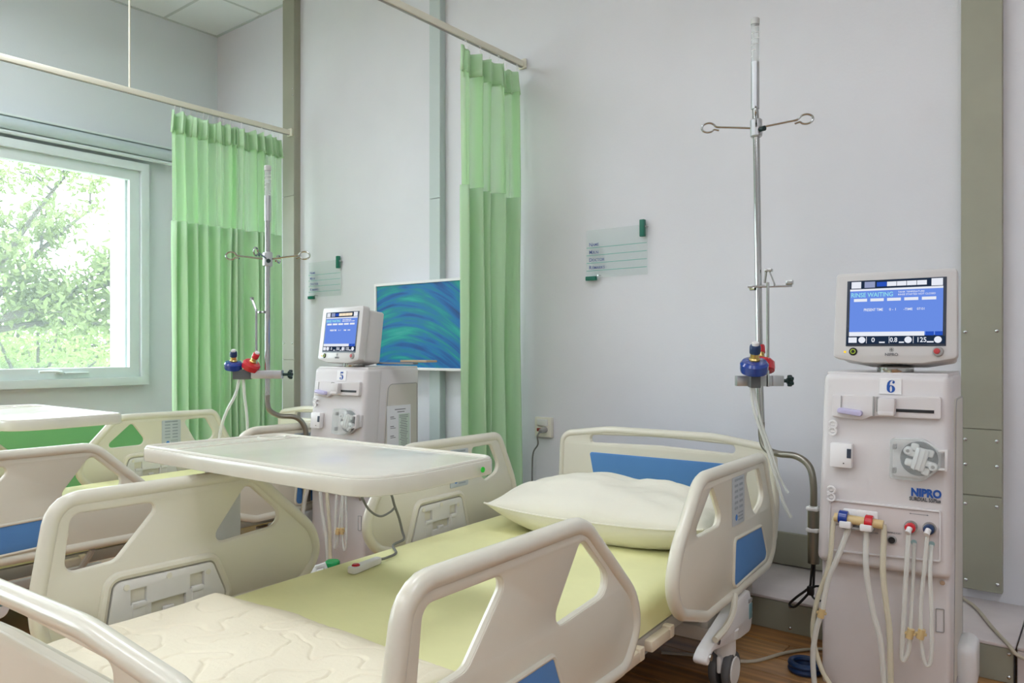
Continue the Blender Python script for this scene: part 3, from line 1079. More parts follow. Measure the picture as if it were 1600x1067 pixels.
def mattress(bx, by, label):
    t = thing('mattress', label, 'mattress', (bx, by, 0), BR, 'sheeted mattresses')
    v, f = [], []
    nx, ny = 56, 120
    hw, y0, y1, zb, zt, r = 0.49, -0.74, 1.745, 0.289, 0.388, 0.045

    def prof(s):            # half cross-section parameter -> (x, z)
        return s
    # cross-section ring: bottom corner up, over the top and down
    sec = []
    for k in range(7):
        sec.append((-hw, zb + (zt - r - zb) * k / 6))
    for k in range(1, 7):
        a = PI - k * PI / 12
        sec.append((-hw + r + r * math.cos(a), zt - r + r * math.sin(a)))
    for k in range(1, 40):
        sec.append((-hw + r + (2 * hw - 2 * r) * k / 40, zt))
    for k in range(0, 6):
        a = PI / 2 - k * PI / 12
        sec.append((hw - r + r * math.cos(a), zt - r + r * math.sin(a)))
    for k in range(7):
        sec.append((hw, zt - r - (zt - r - zb) * k / 6))
    m = len(sec)
    for j in range(ny + 1):
        y = y0 + (y1 - y0) * j / ny
        e = min(y - y0, y1 - y)
        drop = 0.0
        if e < r: drop = r - math.sqrt(max(0, r * r - (r - e) ** 2))
        for x, z in sec:
            zz = z if z <= zt - r else max(zt - r, z - drop)
            w = 0.0035 * noise.noise((x * 3.0 + bx, y * 1.6, 1.0)) + 0.0022 * noise.noise((x * 9 + y * 2.5, y * 2.0 - x, 3.0 + bx))
            if z > zt - r: zz += w
            side = 0.004 * noise.noise((y * 2.2, z * 9, 5 + (x > 0) * 4))
            v.append((x + (side if abs(x) > hw - 0.01 else 0), y, zz))
    for j in range(ny):
        for i in range(m - 1):
            a = j * m + i
            f.append((a, a + 1, a + m + 1, a + m))
    f.append(tuple(range(m))); f.append(tuple(range(ny * m, ny * m + m)))
    for j in range(ny):
        f.append((j * m, j * m + m, j * m + 2 * m - 1, j * m + m - 1))
    G().add(v, f).obj('sheet', M['sheet'], t, ang=60)
    g = G()
    for sx in (-1, 1):
        g.tube([(sx * (hw - 0.006), y0 + 0.03, zb + 0.004), (sx * (hw - 0.006), y1 - 0.03, zb + 0.004)], 0.005, 6)
    g.obj('hem', M['sheet'], t)
    return t


mattress(BO[0], BO[1], 'mattress in a yellow green sheet under the white pillow')
mattress(BO[0] + BED2[0], BO[1] + BED2[1], 'mattress in a pale sheet on the bed beside the window')


def pillow(loc, rz, W_, D_, Hh):
    t = thing('pillow', 'plump white pillow at the head of the nearest bed', 'pillow', loc, rz)
    n, m = 60, 44
    v, f = [], []

    def pt(i, j, top):
        u, w = -1 + 2 * i / n, -1 + 2 * j / m
        # pinched corners
        x = u * W_ / 2 * (1 - 0.10 * (1 - abs(u)) * w * w - 0.03 * w * w)
        y = w * D_ / 2 * (1 - 0.11 * u * u + 0.05 * abs(u) ** 6)
        b = max(0, (1 - abs(u) ** 2.6)) ** 0.60 * max(0, (1 - abs(w) ** 2.4)) ** 0.60
        e = 1 - max(abs(u), abs(w))
        wr = 0.011 * noise.noise((u * 3.1 + 0.6 * w, w * 3.3, 2.0)) + 0.005 * noise.noise((u * 7 - 2 * w, w * 4, 5.0)) + 0.014 * noise.noise((u * 1.6 + 3, w * 1.4, 7.0))
        wr += 0.007 * math.sin(11 * math.atan2(w, u) + 2 * noise.noise((u * 2, w * 2, 9))) * (max(abs(u), abs(w)) ** 3) * min(1, e * 5)
        seam = 0.44 * Hh
        if top: z = seam + (Hh - seam) * b + 1.5 * wr * b
        else: z = seam - seam * min(1, b * 1.5) + wr * b * 0.3
        z += 0.02 * (abs(u) ** 4) * (abs(w) ** 4)
        return (x, y, max(0.0, z))
    for top in (1, 0):
        k = len(v)
        for j in range(m + 1):
            for i in range(n + 1): v.append(pt(i, j, top))
        for j in range(m):
            for i in range(n):
                a = k + j * (n + 1) + i
                f.append((a, a + 1, a + n + 2, a + n + 1))
    G().add(v, f).obj('pillowcase', M['pillow'], t, ang=75)
    loop = [pt(i, 0, 1) for i in range(n)] + [pt(n, j, 1) for j in range(m)] + [pt(n - i, m, 1) for i in range(n)] + [pt(0, m - j, 1) for j in range(m)]
    G().tube(loop, 0.0035, 6, closed=True).obj('piping', M['pillow'], t)
    return t


pillow((-1.475, 2.47, 0.392), math.radians(8), 0.86, 0.54, 0.20)


def quilt():
    t = thing('quilted_pad', 'crumpled cream quilted pad on the foot of the nearest bed', 'pad', (-1.495, 0.83, 0.393), BR)
    n, m = 230, 180
    W_, D_ = 0.86, 0.64
    v, f = [], []

    def edge(u):    # soft irregular outline
        return 0.016 * noise.noise((u * 3.0, 4.2, 1)) + 0.006 * noise.noise((u * 11, 1.2, 6))
    for top in (1, 0):
        for j in range(m + 1):
            for i in range(n + 1):
                u, w = i / n, j / m
                x = (u - .5) * W_ + (edge(w) if u > .5 else edge(w + 5)) * abs(2 * u - 1)
                y = (w - .5) * D_ + (edge(u + 9) if w > .5 else edge(u + 13)) * abs(2 * w - 1)
                y += 0.07 * (1 - abs(2 * u - 0.75)) * max(0, w - .5)
                e = min(u * W_, (1 - u) * W_, w * D_, (1 - w) * D_)
                th = 0.020 * min(1, math.sqrt(max(0, e) / 0.045))
                p = Vector((x * 11, y * 11, 0))
                q = p + noise.noise_vector(p * 0.9) * 0.55
                ln = abs(noise.noise(q * 0.95))
                groove = max(0, 1 - ln / 0.055) ** 0.7
                z = th * (1 - 0.26 * groove) + 0.017 * noise.noise((x * 4.5, y * 4.5, 3)) * min(1, e / .05) + 0.006 * noise.noise((x * 10, y * 10, 8)) * min(1, e / .05) + 0.004
                v.append((x, y, z if top else 0.001))
    N = (n + 1) * (m + 1)
    for k in (0, N):
        for j in range(m):
            for i in range(n):
                a = k + j * (n + 1) + i
                f.append((a, a + 1, a + n + 2, a + n + 1))
    per = [i for i in range(n)] + [j * (n + 1) + n for j in range(m)] + [m * (n + 1) + n - i for i in range(n)] + [(m - j) * (n + 1) for j in range(m)]
    for i in range(len(per)):
        a, b = per[i], per[(i + 1) % len(per)]
        f.append((a, b, b + N, a + N))
    G().add(v, f).obj('padding', M['pad'], t, ang=80)
    return t


quilt()

# nurse-call handset on the sheet
cb = thing('call_handset', 'white call handset with a red button on the yellow sheet', 'remote', (-1.832, 1.565, 0.393), math.radians(10))
hs = roundpoly([(-0.018, -0.07, 0.012), (0.018, -0.07, 0.012), (0.014, 0.07, 0.012), (-0.014, 0.07, 0.012)])
G().plate([hs], 0.010, 0.004, at(0, 0, 0.010)).obj('handset_body', M['machwhite'], cb)
G().lathe([(0.013, 0.018), (0.013, 0.022), (0.010, 0.025), (0.001, 0.026)], 16, at(0, -0.045, 0)).obj('button', M['redp'], cb)
cpath = [(0.0, 0.07, 0.010), (-0.002, 0.11, 0.006), (-0.01, 0.17, 0.006), (-0.075, 0.24, 0.008), (-0.082, 0.31, 0.012), (-0.115, 0.345, 0.03), (-0.118, 0.33, 0.08), (-0.115, 0.30, 0.13), (-0.105, 0.26, 0.19), (-0.12, 0.2, 0.28), (-0.17, 0.18, 0.31), (-0.22, 0.18, 0.2)]
G().tube(smooth_path(cpath, 6), 0.0045, 8).obj('cable', M['cable'], cb)
cp2 = [(-0.115, 0.305, 0.125), (-0.12, 0.28, 0.11), (-0.125, 0.23, 0.105), (-0.125, 0.17, 0.14), (-0.125, 0.13, 0.2), (-0.14, 0.12, 0.29), (-0.19, 0.12, 0.31), (-0.23, 0.12, 0.22)]
G().tube(smooth_path(cp2, 6), 0.004, 8).obj('cable', M['cable'], cb)


# ------------------------------------------------------------------ overbed tables
def overbed_table():
    t = thing('overbed_table', None, 'table', (-1.80, 1.335, 0), math.radians(2.0))
    Lh, Wh, zt = 0.51, 0.235, 0.788
    out = roundpoly([(-Lh, -Wh, 0.035), (Lh - 0.04, -Wh, 0.09), (Lh + 0.005, -Wh + 0.12, 0.3), (Lh - 0.01, Wh, 0.05), (-Lh + 0.06, Wh, 0.05)], n=8)
    top = G().plate([out], 0.021, 0.006, at(0, 0, zt - 0.025)).obj('tabletop', M['table'], t)
    G().tube([(a, b, zt - 0.005) for a, b in inset(out, 0.011)], 0.007, 10, closed=True).obj('raised_rim', M['tablerim'], top)
    G().tube(smooth_path([(-Lh + 0.145, -Wh + 0.02, zt - 0.0045), (-Lh + 0.165, 0, zt - 0.0045), (-Lh + 0.185, Wh - 0.02, zt - 0.0045)], 5), 0.0035, 6).obj('tray_ridge', M['tablerim'], top)
    G().lathe([(0.040, zt - 0.005), (0.042, zt - 0.002), (0.046, zt - 0.002), (0.048, zt - 0.005)], 28, at(-Lh + 0.10, Wh - 0.07, 0)).obj('cup_ring', M['tablerim'], top)
    G().box((-0.40, -0.02, zt - 0.048), (0.2, 0.16, 0.018), 0.005).box((-0.12, -0.02, zt - 0.047), (0.5, 0.05, 0.016), 0.004).obj('support_arm', M['post'], t)
    G().box((-0.405, -0.02, 0.56), (0.062, 0.09, 0.40), 0.006).obj('inner_post', M['post'], t)
    G().box((-0.405, -0.02, 0.235), (0.078, 0.105, 0.36), 0.006).obj('outer_post', M['machwhite'], t)
    g = G()
    for dy in (-0.17, 0.17):
        g.box((-0.10, dy, 0.058), (0.72, 0.045, 0.03), 0.008)
    g.box((-0.42, 0, 0.065), (0.08, 0.40, 0.04), 0.008)
    g.obj('floor_legs', M['post'], t)
    for dx in (-0.44, 0.24):
        for dy in (-0.17, 0.17):
            G().lathe([(0.015, -0.01), (0.021, -0.008), (0.0215, 0.008), (0.015, 0.01)], 16, at(dx, dy, 0.0215, roty(PI / 2))).box((dx, dy, 0.038), (0.026, 0.03, 0.012), 0.003).obj('wheel', M['rubber'], t)
    return t


tb = overbed_table()
tb['label'] = 'cream overbed table over the nearest bed, with a green dot sticker'
tb['group'] = 'cream overbed tables'
tb2 = copy_tree(tb)
tb2.location = (-1.80 + BED2[0] - 0.03, 1.335 + 0.0, 0)
tb2['label'] = 'cream overbed table in front of the window, over the farther bed'
# green dot on the end of the near table's edge
G().lathe([(0.0075, -0.0012), (0.0075, 0.0012)], 18, at(0.5125, 0.150, 0.763, roty(PI / 2))).obj('dot_sticker', M['stickergreen'], tb)


# ------------------------------------------------------------------ dialysis machine
def digit(ch, mx, s):
    """fat-faced numeral, height s"""
    g = G()

    def ell(cx, cy, rx, ry, a0=0, a1=2 * PI, n=24):
        return [(cx + rx * math.cos(a0 + (a1 - a0) * k / n), cy + ry * math.sin(a0 + (a1 - a0) * k / n)) for k in range(n)]
    if ch == '6':
        g.plate([[(a * s, b * s) for a, b in ell(0, 0.30, 0.30, 0.30)], [(a * s, b * s) for a, b in ell(0.0, 0.30, 0.085, 0.235)]], 0.0004, 0, mx)
        g.plate([[(a * s, b * s) for a, b in [(-0.30, 0.30), (-0.10, 0.28), (-0.10, 0.60), (-0.06, 0.83), (0.03, 0.945), (0.12, 0.96), (0.17, 0.93), (0.10, 0.87), (0.10, 0.76), (0.19, 0.72), (0.27, 0.78), (0.27, 0.89), (0.20, 0.97), (0.06, 1.0), (-0.12, 0.96), (-0.25, 0.80), (-0.30, 0.55)]]], 0.00045, 0, mx)
    else:
        g.plate([[(a * s, b * s) for a, b in [(-0.22, 0.98), (0.26, 0.98), (0.24, 0.80), (-0.17, 0.80), (-0.18, 0.55), (-0.22, 0.52)]]], 0.0004, 0, mx)
        arc = [(-0.30 + 0.0, 0.20), (-0.27, 0.09), (-0.14, 0.01), (0.02, 0.0), (0.18, 0.05), (0.29, 0.18), (0.30, 0.36), (0.24, 0.52), (0.10, 0.61), (-0.06, 0.60), (-0.20, 0.53), (-0.19, 0.49), (-0.06, 0.54), (0.04, 0.50), (0.08, 0.32), (0.06, 0.13), (0.0, 0.05), (-0.10, 0.05), (-0.16, 0.09), (-0.10, 0.16), (-0.11, 0.26), (-0.20, 0.30), (-0.28, 0.27)]
        g.plate([[(a * s, b * s) for a, b in arc]], 0.00045, 0, mx)
    return g


LEAN = 0.10


def machine(num, loc, rz, label, mon_rz, hoses=True):
    t = thing('dialysis_machine', label, 'medical machine', loc, rz, 'dialysis machines')

    def lean(p):
        return Vector((p.x, p.y + LEAN * max(0, p.z - 0.42), p.z))
    HW, D = 0.184, 0.40
    TOP = 1.003
    # lower cabinet
    G().box((0, 0.215, 0.235), (2 * HW - 0.012, D - 0.03, 0.43), 0.012, 3).obj('lower_cabinet', M['machine'], t)
    G().box((0, 0.22, 0.03), (2 * HW - 0.03, D - 0.04, 0.05), 0.01).obj('plinth', M['machgrey'], t)
    # upper fascia
    def fwarp(p):
        q = lean(p)
        q.x *= 1 - 0.045 * max(0, (p.z - 0.42)) / 0.6
        return q
    fa = G().box((0, 0.045, (0.415 + TOP) / 2), (2 * HW, 0.11, TOP - 0.415), 0.022, 4).warp(fwarp).obj('fascia', M['machine'], t)
    # upper case behind the fascia
    G().box((0, 0.255, 0.715), (2 * HW - 0.022, 0.31, 0.57), 0.012, 3).obj('upper_case', M['machine'], t)
    # side panels with rounded corner, groove round them
    for sx in (-1, 1):
        o = roundpoly([(0.115, 0.06, 0.01), (0.39, 0.06, 0.01), (0.39, 0.925, 0.01), (0.185, 0.925, 0.035)])
        F = YZ if sx > 0 else YZn
        o2 = o if sx > 0 else [(-a, b) for a, b in o]
        G().plate([o2], 0.004, 0.0012, at(sx * (HW - 0.009), 0, 0, F)).obj('side_panel', M['machside'], t)
        G().plate([o2, inset(o2, 0.003)], 0.0012, 0, at(sx * (HW - 0.0055), 0, 0, F)).obj('panel_groove', M['machgrey'], t)
    fy = -0.0115      # front face of the fascia at z=.42 before leaning

    def put(g, name, m, par=fa, **k):
        g.warp(lean)
        return g.obj(name, m, par, **k)

    def X(x, z, d=0.0): return at(x, fy - d, z, XZ)
    # number tag
    tg = put(G().box((0.018, fy - 0.0005, 0.966), (0.062, 0.003, 0.048), 0.001, 1), 'number_tag', M['machwhite'])
    put(digit(num, at(0.020, fy - 0.0028, 0.947, XZ), 0.038), 'numeral', M['logo'], tg)
    # syringe pump strip
    sp = put(G().plate([roundpoly([(-0.145, 0.868, 0.006), (-0.055, 0.862, 0.01), (-0.03, 0.874, 0.01), (0.155, 0.874, 0.008), (0.155, 0.940, 0.008), (-0.145, 0.936, 0.006)])], 0.009, 0.003, X(0, 0, 0.006)), 'syringe_pump', M['machine'])
    put(G().box((0.085, fy - 0.0155, 0.8955), (0.105, 0.002, 0.009)), 'slot', M['black'], sp)
    put(G().box((0.013, fy - 0.024, 0.907), (0.048, 0.03, 0.050), 0.006).box((0.013, fy - 0.032, 0.886), (0.044, 0.018, 0.014), 0.004), 'slider', M['machine'], sp)
    put(G().box((-0.118, fy - 0.016, 0.914), (0.002, 0.002, 0.04)).box((-0.025, fy - 0.017, 0.905), (0.004, 0.006, 0.06)).box((-0.014, fy - 0.02, 0.912), (0.004, 0.01, 0.045)), 'flange_guide', M['machgrey'], sp)
    put(G().plate([roundpoly([(-0.128, 0.882, 0.008), (-0.055, 0.872, 0.008), (-0.055, 0.890, 0.008), (-0.125, 0.898, 0.008)])], 0.012, 0.004, X(0, 0, 0.022)), 'syringe_holder', M['violet'], sp)
    # tube clips on the left edge
    for z in (0.843, 0.822, 0.640, 0.618):
        put(G().tube([(-0.142 + 0.011 * math.cos(a), fy - 0.012, z + 0.011 * math.sin(a)) for a in [k * PI / 8 - PI * .9 for k in range(15)]], 0.0035, 6).box((-0.142, fy - 0.004, z), (0.014, 0.012, 0.010), 0.003), 'tube_clip', M['machwhite'])
    # sensor box
    ub = put(G().box((-0.114, fy - 0.012, 0.750), (0.064, 0.026, 0.074), 0.004), 'sensor_box', M['machwhite'])
    put(G().box((-0.090, fy - 0.0255, 0.758), (0.012, 0.003, 0.028)), 'slot', M['bezel'], ub)
    put(G().cyl((-0.105, fy - 0.024, 0.727), (-0.105, fy - 0.0262, 0.727), 0.002, 8), 'pinhole', M['black'], ub)
    # blood pump
    px, pz = 0.104, 0.757
    bp = put(G().plate([roundpoly([(0.030, 0.700, 0.008), (0.030, 0.812, 0.008), (0.112, 0.815, 0.03), (0.148, 0.790, 0.01), (0.176, 0.788, 0.004), (0.176, 0.732, 0.004), (0.150, 0.728, 0.01), (0.115, 0.698, 0.03)])], 0.008, 0.003, X(0, 0, 0.004)), 'blood_pump', M['machine'])
    put(G().lathe([(0.050, 0.012), (0.050, 0.016), (0.046, 0.017)], 32, X(px - 0.004, pz)), 'pump_race', M['racegrey'], bp)
    rot = G()
    mr = X(px, pz, 0) @ rotz(math.radians(-14))
    rot.box((0, 0, 0.027), (0.036, 0.066, 0.022), 0.006, mx=mr)
    for k in (-0.5, 0.5): rot.box((k * 0.014, 0, 0.039), (0.003, 0.066, 0.004), 0.001, mx=mr)
    for sx, sy in ((-0.036, 0.015), (0.038, -0.010)):
        rot.lathe([(0.011, 0.018), (0.012, 0.02), (0.012, 0.034), (0.009, 0.037)], 14, mr @ at(sx, sy, 0))
        rot.box((sx * 0.6, sy * 0.6, 0.025), (0.034, 0.016, 0.014), 0.004, mx=mr @ rotz(math.radians(0)))
    for sx, sy in ((-0.022, 0.030), (0.022, -0.030), (-0.026, -0.018), (0.02, 0.024)):
        rot.box((sx, sy, 0.024), (0.022, 0.022, 0.014), 0.006, mx=mr)
    put(rot, 'rotor', M['machwhite'], bp)
    dk = G()
    for sx, sy in ((-0.036, 0.015), (0.038, -0.010)):
        dk.lathe([(0.005, 0.0372), (0.005, 0.038)], 12, mr @ at(sx, sy, 0))
    put(dk, 'roller_pin', M['machgrey'], bp)
    cv = roundpoly([(0.027, 0.697, 0.008), (0.027, 0.814, 0.008), (0.112, 0.817, 0.035), (0.158, 0.780, 0.03), (0.158, 0.736, 0.03), (0.115, 0.696, 0.035)])
    put(G().plate([cv], 0.0025, 0.001, X(0, 0, 0.046)).plate([cv, inset(cv, 0.004)], 0.020, 0.001, X(0, 0, 0.026)), 'pump_cover', M['pumpcover'], bp)
    put(G().box((0.172, fy - 0.03, 0.76), (0.008, 0.022, 0.062), 0.003).box((0.162, fy - 0.03, 0.786), (0.022, 0.018, 0.008), 0.003).box((0.162, fy - 0.03, 0.734), (0.022, 0.018, 0.008), 0.003), 'cover_hinge', M['machine'], bp)
    put(G().box((0.037, fy - 0.03, 0.790), (0.010, 0.018, 0.016), 0.002).box((0.037, fy - 0.03, 0.720), (0.010, 0.018, 0.016), 0.002), 'tube_guide', M['machgrey'], bp)
    # maker's lettering
    put(G().text('NIPRO', 0.031, at(0.078, fy - 0.001, 0.6465, XZ), 0.05, 0.0006, squeeze=0.86), 'lettering', M['logo'])
    put(G().text('SURDIAL 55Plus', 0.0150, at(0.074, fy - 0.001, 0.6325, XZ), 0.025, 0.0006, squeeze=0.80), 'lettering', M['darkink'])
    # recessed connection panel
    rp = roundpoly([(-0.150, 0.452, 0.01), (-0.150, 0.612, 0.008), (0.158, 0.612, 0.008), (0.158, 0.465, 0.01)])
    rc = put(G().plate([rp, inset(rp, 0.006)], 0.004, 0.0015, X(0, 0, 0.002)), 'connection_panel', M['machine'])
    put(G().plate([inset(rp, 0.005)], 0.0012, 0, X(0, 0, 0.0004)), 'panel_face', mat('panel_face_' + num, (214, 205, 202), 0.5), rc)
    put(G().text('DIALYSATE OUTLET', 0.0062, at(-0.128, fy - 0.002, 0.533, XZ)).text('IN', 0.0062, at(-0.110, fy - 0.002, 0.526, XZ)).text('TO DIALYZER', 0.0062, at(-0.046, fy - 0.002, 0.522, XZ)).text('SAMPLE PORT', 0.0068, at(0.017, fy - 0.002, 0.529, XZ), squeeze=0.9)
        .box((0.1, fy - 0.002, 0.594), (0.05, 0.0006, 0.0012)).box((0.078, fy - 0.002, 0.594), (0.003, 0.0008, 0.003)).box((0.122, fy - 0.002, 0.594), (0.003, 0.0008, 0.003)), 'lettering', M['greyink'], rc)
    # coupler bracket with amber by-pass bar, blue and red clamps
    cp = put(G().box((-0.058, fy - 0.004, 0.570), (0.098, 0.008, 0.036), 0.004), 'coupler_bracket', M['machwhite'], fa)
    put(G().cyl((-0.126, fy - 0.030, 0.563), (0.010, fy - 0.030, 0.557), 0.0135, 14), 'bypass_tube', M['amber'], cp)
    put(G().cyl((-0.114, fy - 0.030, 0.566), (-0.088, fy - 0.030, 0.565), 0.0205, 14, bev=0.002), 'coupling', M['bluep'], cp)
    put(G().cyl((-0.040, fy - 0.030, 0.561), (-0.018, fy - 0.030, 0.560), 0.0205, 14, bev=0.002), 'coupling', M['redp'], cp)
    put(G().box((-0.092, fy - 0.034, 0.547), (0.034, 0.04, 0.020), 0.004).box((-0.034, fy - 0.034, 0.545), (0.034, 0.04, 0.020), 0.004), 'holder_block', M['machwhite'], cp)
    put(G().box((-0.060, fy - 0.020, 0.536), (0.090, 0.03, 0.008), 0.003), 'drip_shelf', M['machgrey'], cp)
    # sampling port, red and blue dialysate ports
    put(G().lathe([(0.013, 0), (0.013, 0.006), (0.010, 0.008)], 18, X(0.030, 0.511)), 'sample_port', M['machgrey'])
    put(G().lathe([(0.0095, 0.008), (0.0095, 0.0095)], 16, X(0.030, 0.511)), 'port_seal', M['black'])
    for x, z, mm in ((0.080, 0.556, M['redp']), (0.128, 0.558, M['navyp'])):
        pt = put(G().lathe([(0.018, 0), (0.018, 0.008), (0.0155, 0.012)], 20, X(x, z)), 'dialysate_port', M['steel'])
        put(G().lathe([(0.0145, 0.012), (0.0145, 0.024), (0.011, 0.027)], 18, X(x, z)), 'coupling_ring', mm, pt)
        put(G().cyl((x, fy - 0.026, z), (x - 0.004, fy - 0.040, z - 0.012), 0.008, 12), 'nozzle', M['machwhite'], pt)
    put(G().lathe([(0.008, 0), (0.008, 0.004)], 14, X(0.088, 0.512)).lathe([(0.008, 0), (0.008, 0.004)], 14, X(0.134, 0.514)), 'hose_outlet', mat('outlet_teal_' + num, (150, 176, 176), 0.5))
    # cabinet front: finger pull and lock
    hp = roundpoly([(0.140, 0.250, 0.004), (0.163, 0.252, 0.004), (0.163, 0.322, 0.004), (0.140, 0.320, 0.004)])
    G().plate([hp, inset(hp, 0.0025)], 0.003, 0.001, at(0, 0.030, 0, XZ)).obj('finger_pull', M['machgrey'], t)
    G().cyl((0.158, 0.032, 0.398), (0.158, 0.024, 0.398), 0.007, 12).obj('lock', M['screw'], t)
    # rear wheel cover, casters
    G().box((HW + 0.015, 0.300, 0.085), (0.06, 0.17, 0.15), 0.028, 4).obj('wheel_cover', M['machwhite'], t)
    for sx in (-0.13, 0.13):
        G().lathe([(0.014, -0.01), (0.02, -0.008), (0.02, 0.008), (0.014, 0.01)], 14, at(sx, 0.09, 0.02, roty(PI / 2))).obj('wheel', M['rubber'], t)
    # top deck, neck, tray arm
    G().box((0, 0.235, 1.001), (2 * HW - 0.03, 0.34, 0.012), 0.004).obj('top_cover', M['machine'], t)
    G().lathe([(0.050, 1.0), (0.052, 1.004), (0.052, 1.022), (0.048, 1.026)], 28, at(0.02, 0.12, 0)).obj('swivel_neck', M['steel'], t)
    tr = G().box((0.20, 0.21, 1.024), (0.26, 0.035, 0.008), 0.003).obj('tray_arm', M['machgrey'], t) if num == '5' else None
    if tr: G().box((0.33, 0.23, 1.035), (0.16, 0.08, 0.010), 0.003, mx=None).obj('tray', mat('tray_tan', (190, 170, 140), 0.4), tr)
    # monitor
    mo = bpy.data.objects.new('monitor', None); C.objects.link(mo); mo.parent = t
    mo.location = (0.022, 0.075, 1.032 if num == '6' else 1.026); mo.rotation_euler = (math.radians(-7), 0, mon_rz)
    if num == '5': mo.location.x, mo.location.z, mo.scale = -0.026, 1.022, (1.0, 0.9, 0.95)
    sh = roundpoly([(-0.171, 0.018, 0.014), (-0.085, 0.002, 0.05), (0.085, 0.002, 0.05), (0.171, 0.018, 0.014), (0.168, 0.288, 0.012), (-0.168, 0.288, 0.012)])
    bk = [(a * 0.93, 0.014 + (b - 0.014) * 0.95) for a, b in sh]
    G().plate([sh], 0.022, 0.006, at(0, 0.0, 0, XZ)).plate([bk], 0.055, 0.014, at(0, 0.072, 0, XZ)).obj('housing', M['monbody'], mo)
    fr = -0.0222
    G().box((0.004, fr, 0.158), (0.276, 0.002, 0.208)).obj('screen_bezel', M['bezel'], mo)
    sc = G().box((0.004, fr - 0.001, 0.168), (0.258, 0.002, 0.160)).obj('display', M['scr_blue'], mo)
    e = fr - 0.0024

    def R(x, z, w, h, m, name='display_block', k=0.0):
        return G().box((x, e - k, z), (w, 0.0008, h)).obj(name, m, sc)
    R(0.004, 0.2475, 0.258, 0.026, M['scr_dark'])
    R(-0.107, 0.2475, 0.028, 0.021, M['scr_white'], k=.0006); R(-0.068, 0.2475, 0.030, 0.019, M['scr_grey'], k=.0006)
    R(-0.034, 0.2475, 0.028, 0.014, M['scr_dkblue'], k=.0006)
    for i in range(4): R(-0.006 + i * 0.0275, 0.2475, 0.026, 0.014, M['scr_white'] if num == '6' else M['scr_cream'], k=.0006)
    R(0.117, 0.2475, 0.030, 0.022, M['scr_white'], k=.0006)
    R(0.004, 0.2315, 0.258, 0.006, M['scr_white'])
    for i in range(5): R(-0.094 + i * 0.0475, 0.199, 0.038, 0.009, M['scr_white'])
    R(-0.020, 0.092, 0.210, 0.013, M['scr_white']); R(0.099, 0.092, 0.022, 0.012, M['scr_dkblue']); R(0.123, 0.092, 0.020, 0.012, M['scr_dkblue'])
    R(0.004, 0.073, 0.270, 0.024, M['scr_dark'])
    R(-0.114, 0.073, 0.024, 0.017, M['scr_white'], k=.0006)
    for x in (-0.087, 0.042, 0.121):
        G().lathe([(0.010, 0), (0.010, 0.0014)], 16, at(x, e, 0.073, XZ)).obj('display_dial', M['scr_white'], sc)
    for x in (-0.074, -0.010, 0.056): R(x, 0.073, 0.0012, 0.020, M['scr_white'], k=.0006)
    R(-0.030, 0.0655, 0.016, 0.004, M['scr_white'], k=.0006); R(0.024, 0.0655, 0.014, 0.004, M['scr_white'], k=.0006); R(0.101, 0.0665, 0.018, 0.004, M['scr_white'], k=.0006)
    G().text('RINSE WAITING', 0.0195, at(-0.122, e, 0.209, XZ), 0.012, 0.0004, squeeze=0.86).obj('display_text', M['scr_cyan'], sc)
    for tx, sz, x, z, bo, sq, dk in (('TANK TEMPERATURE', .0075, .012, .2185, 0, 1, 0), ('RINSE STARTED NOT CLOSED', .0075, .012, .2105, 0, 1, 0), ('PRESENT TIME', .012, -.084, .164, .01, .72, 0),
                                     ('0 - 1', .011, -.012, .164, 0, 1, 0), ('-TIME', .010, .028, .164, .01, 1, 0), ('07:01', .010, .064, .164, 0, 1, 0),
                                     ('0', .020, -.060, .0665, .012, 1, .0006), ('0.8', .020, -.008, .0665, .012, .85, .0006), ('125', .021, .064, .066, .012, .88, .0006)):
        G().text(tx, sz, at(x, e - dk, z, XZ), bo, 0.0004, squeeze=sq).obj('display_text', M['scr_white'], sc)
    pb = G().lathe([(0.0125, 0), (0.0125, 0.003), (0.010, 0.005)], 18, at(-0.112, fr + 0.002, 0.037, XZ)).obj('power_button', M['black'], mo)
    G().tube([(-0.112 + 0.0065 * math.cos(a), fr - 0.0035, 0.037 + 0.0065 * math.sin(a)) for a in [k * PI / 8 for k in range(16)]], 0.0013, 6, closed=True).obj('button_ring', mat('lime_ring_' + num, (190, 220, 60), 0.4), pb)
    G().lathe([(0.0035, 0), (0.0035, 0.003)], 10, at(-0.136, fr + 0.002, 0.036, XZ)).obj('led', M['led'], mo)
    rb = G().lathe([(0.0150, 0), (0.0150, 0.006), (0.012, 0.009)], 18, at(0.122, fr + 0.002, 0.037, XZ)).obj('stop_button', M['machgrey'], mo)
    G().lathe([(0.0085, 0.009), (0.0085, 0.011), (0.006, 0.012)], 16, at(0.119, fr + 0.002, 0.038, XZ)).obj('button_cap', mat('stop_red_' + num, (190, 60, 62), 0.4), rb)
    lg_ = G().text('NIPRO', 0.0125, at(-0.003, fr - 0.0006, 0.024, XZ), 0.02, 0.0005, 'CENTER')
    for k in range(4):
        a = k * PI / 2 + PI / 4
        lg_.tube([(-0.003 + 0.0035 * math.cos(a) + 0.003 * math.cos(b), fr - 0.001, 0.043 + 0.0035 * math.sin(a) + 0.003 * math.sin(b)) for b in [q * PI / 5 for q in range(10)]], 0.0005, 4, closed=True)
    lg_.obj('lettering', M['greyink'], mo)
    # hoses in front
    yh = -0.040

    def hose(pts, r, m):
        P = [(p[0], (p[2] if len(p) > 2 else yh) + LEAN * max(0, p[1] - 0.42) * (1 if len(p) < 3 else 0), p[1]) for p in pts]
        G().tube(smooth_path(P, 7), r, 10).obj('hose', m, t)
    hose([(-0.083, 0.538), (-0.115, 0.443), (-0.141, 0.372), (-0.160, 0.270)], 0.0085, M['hose'])
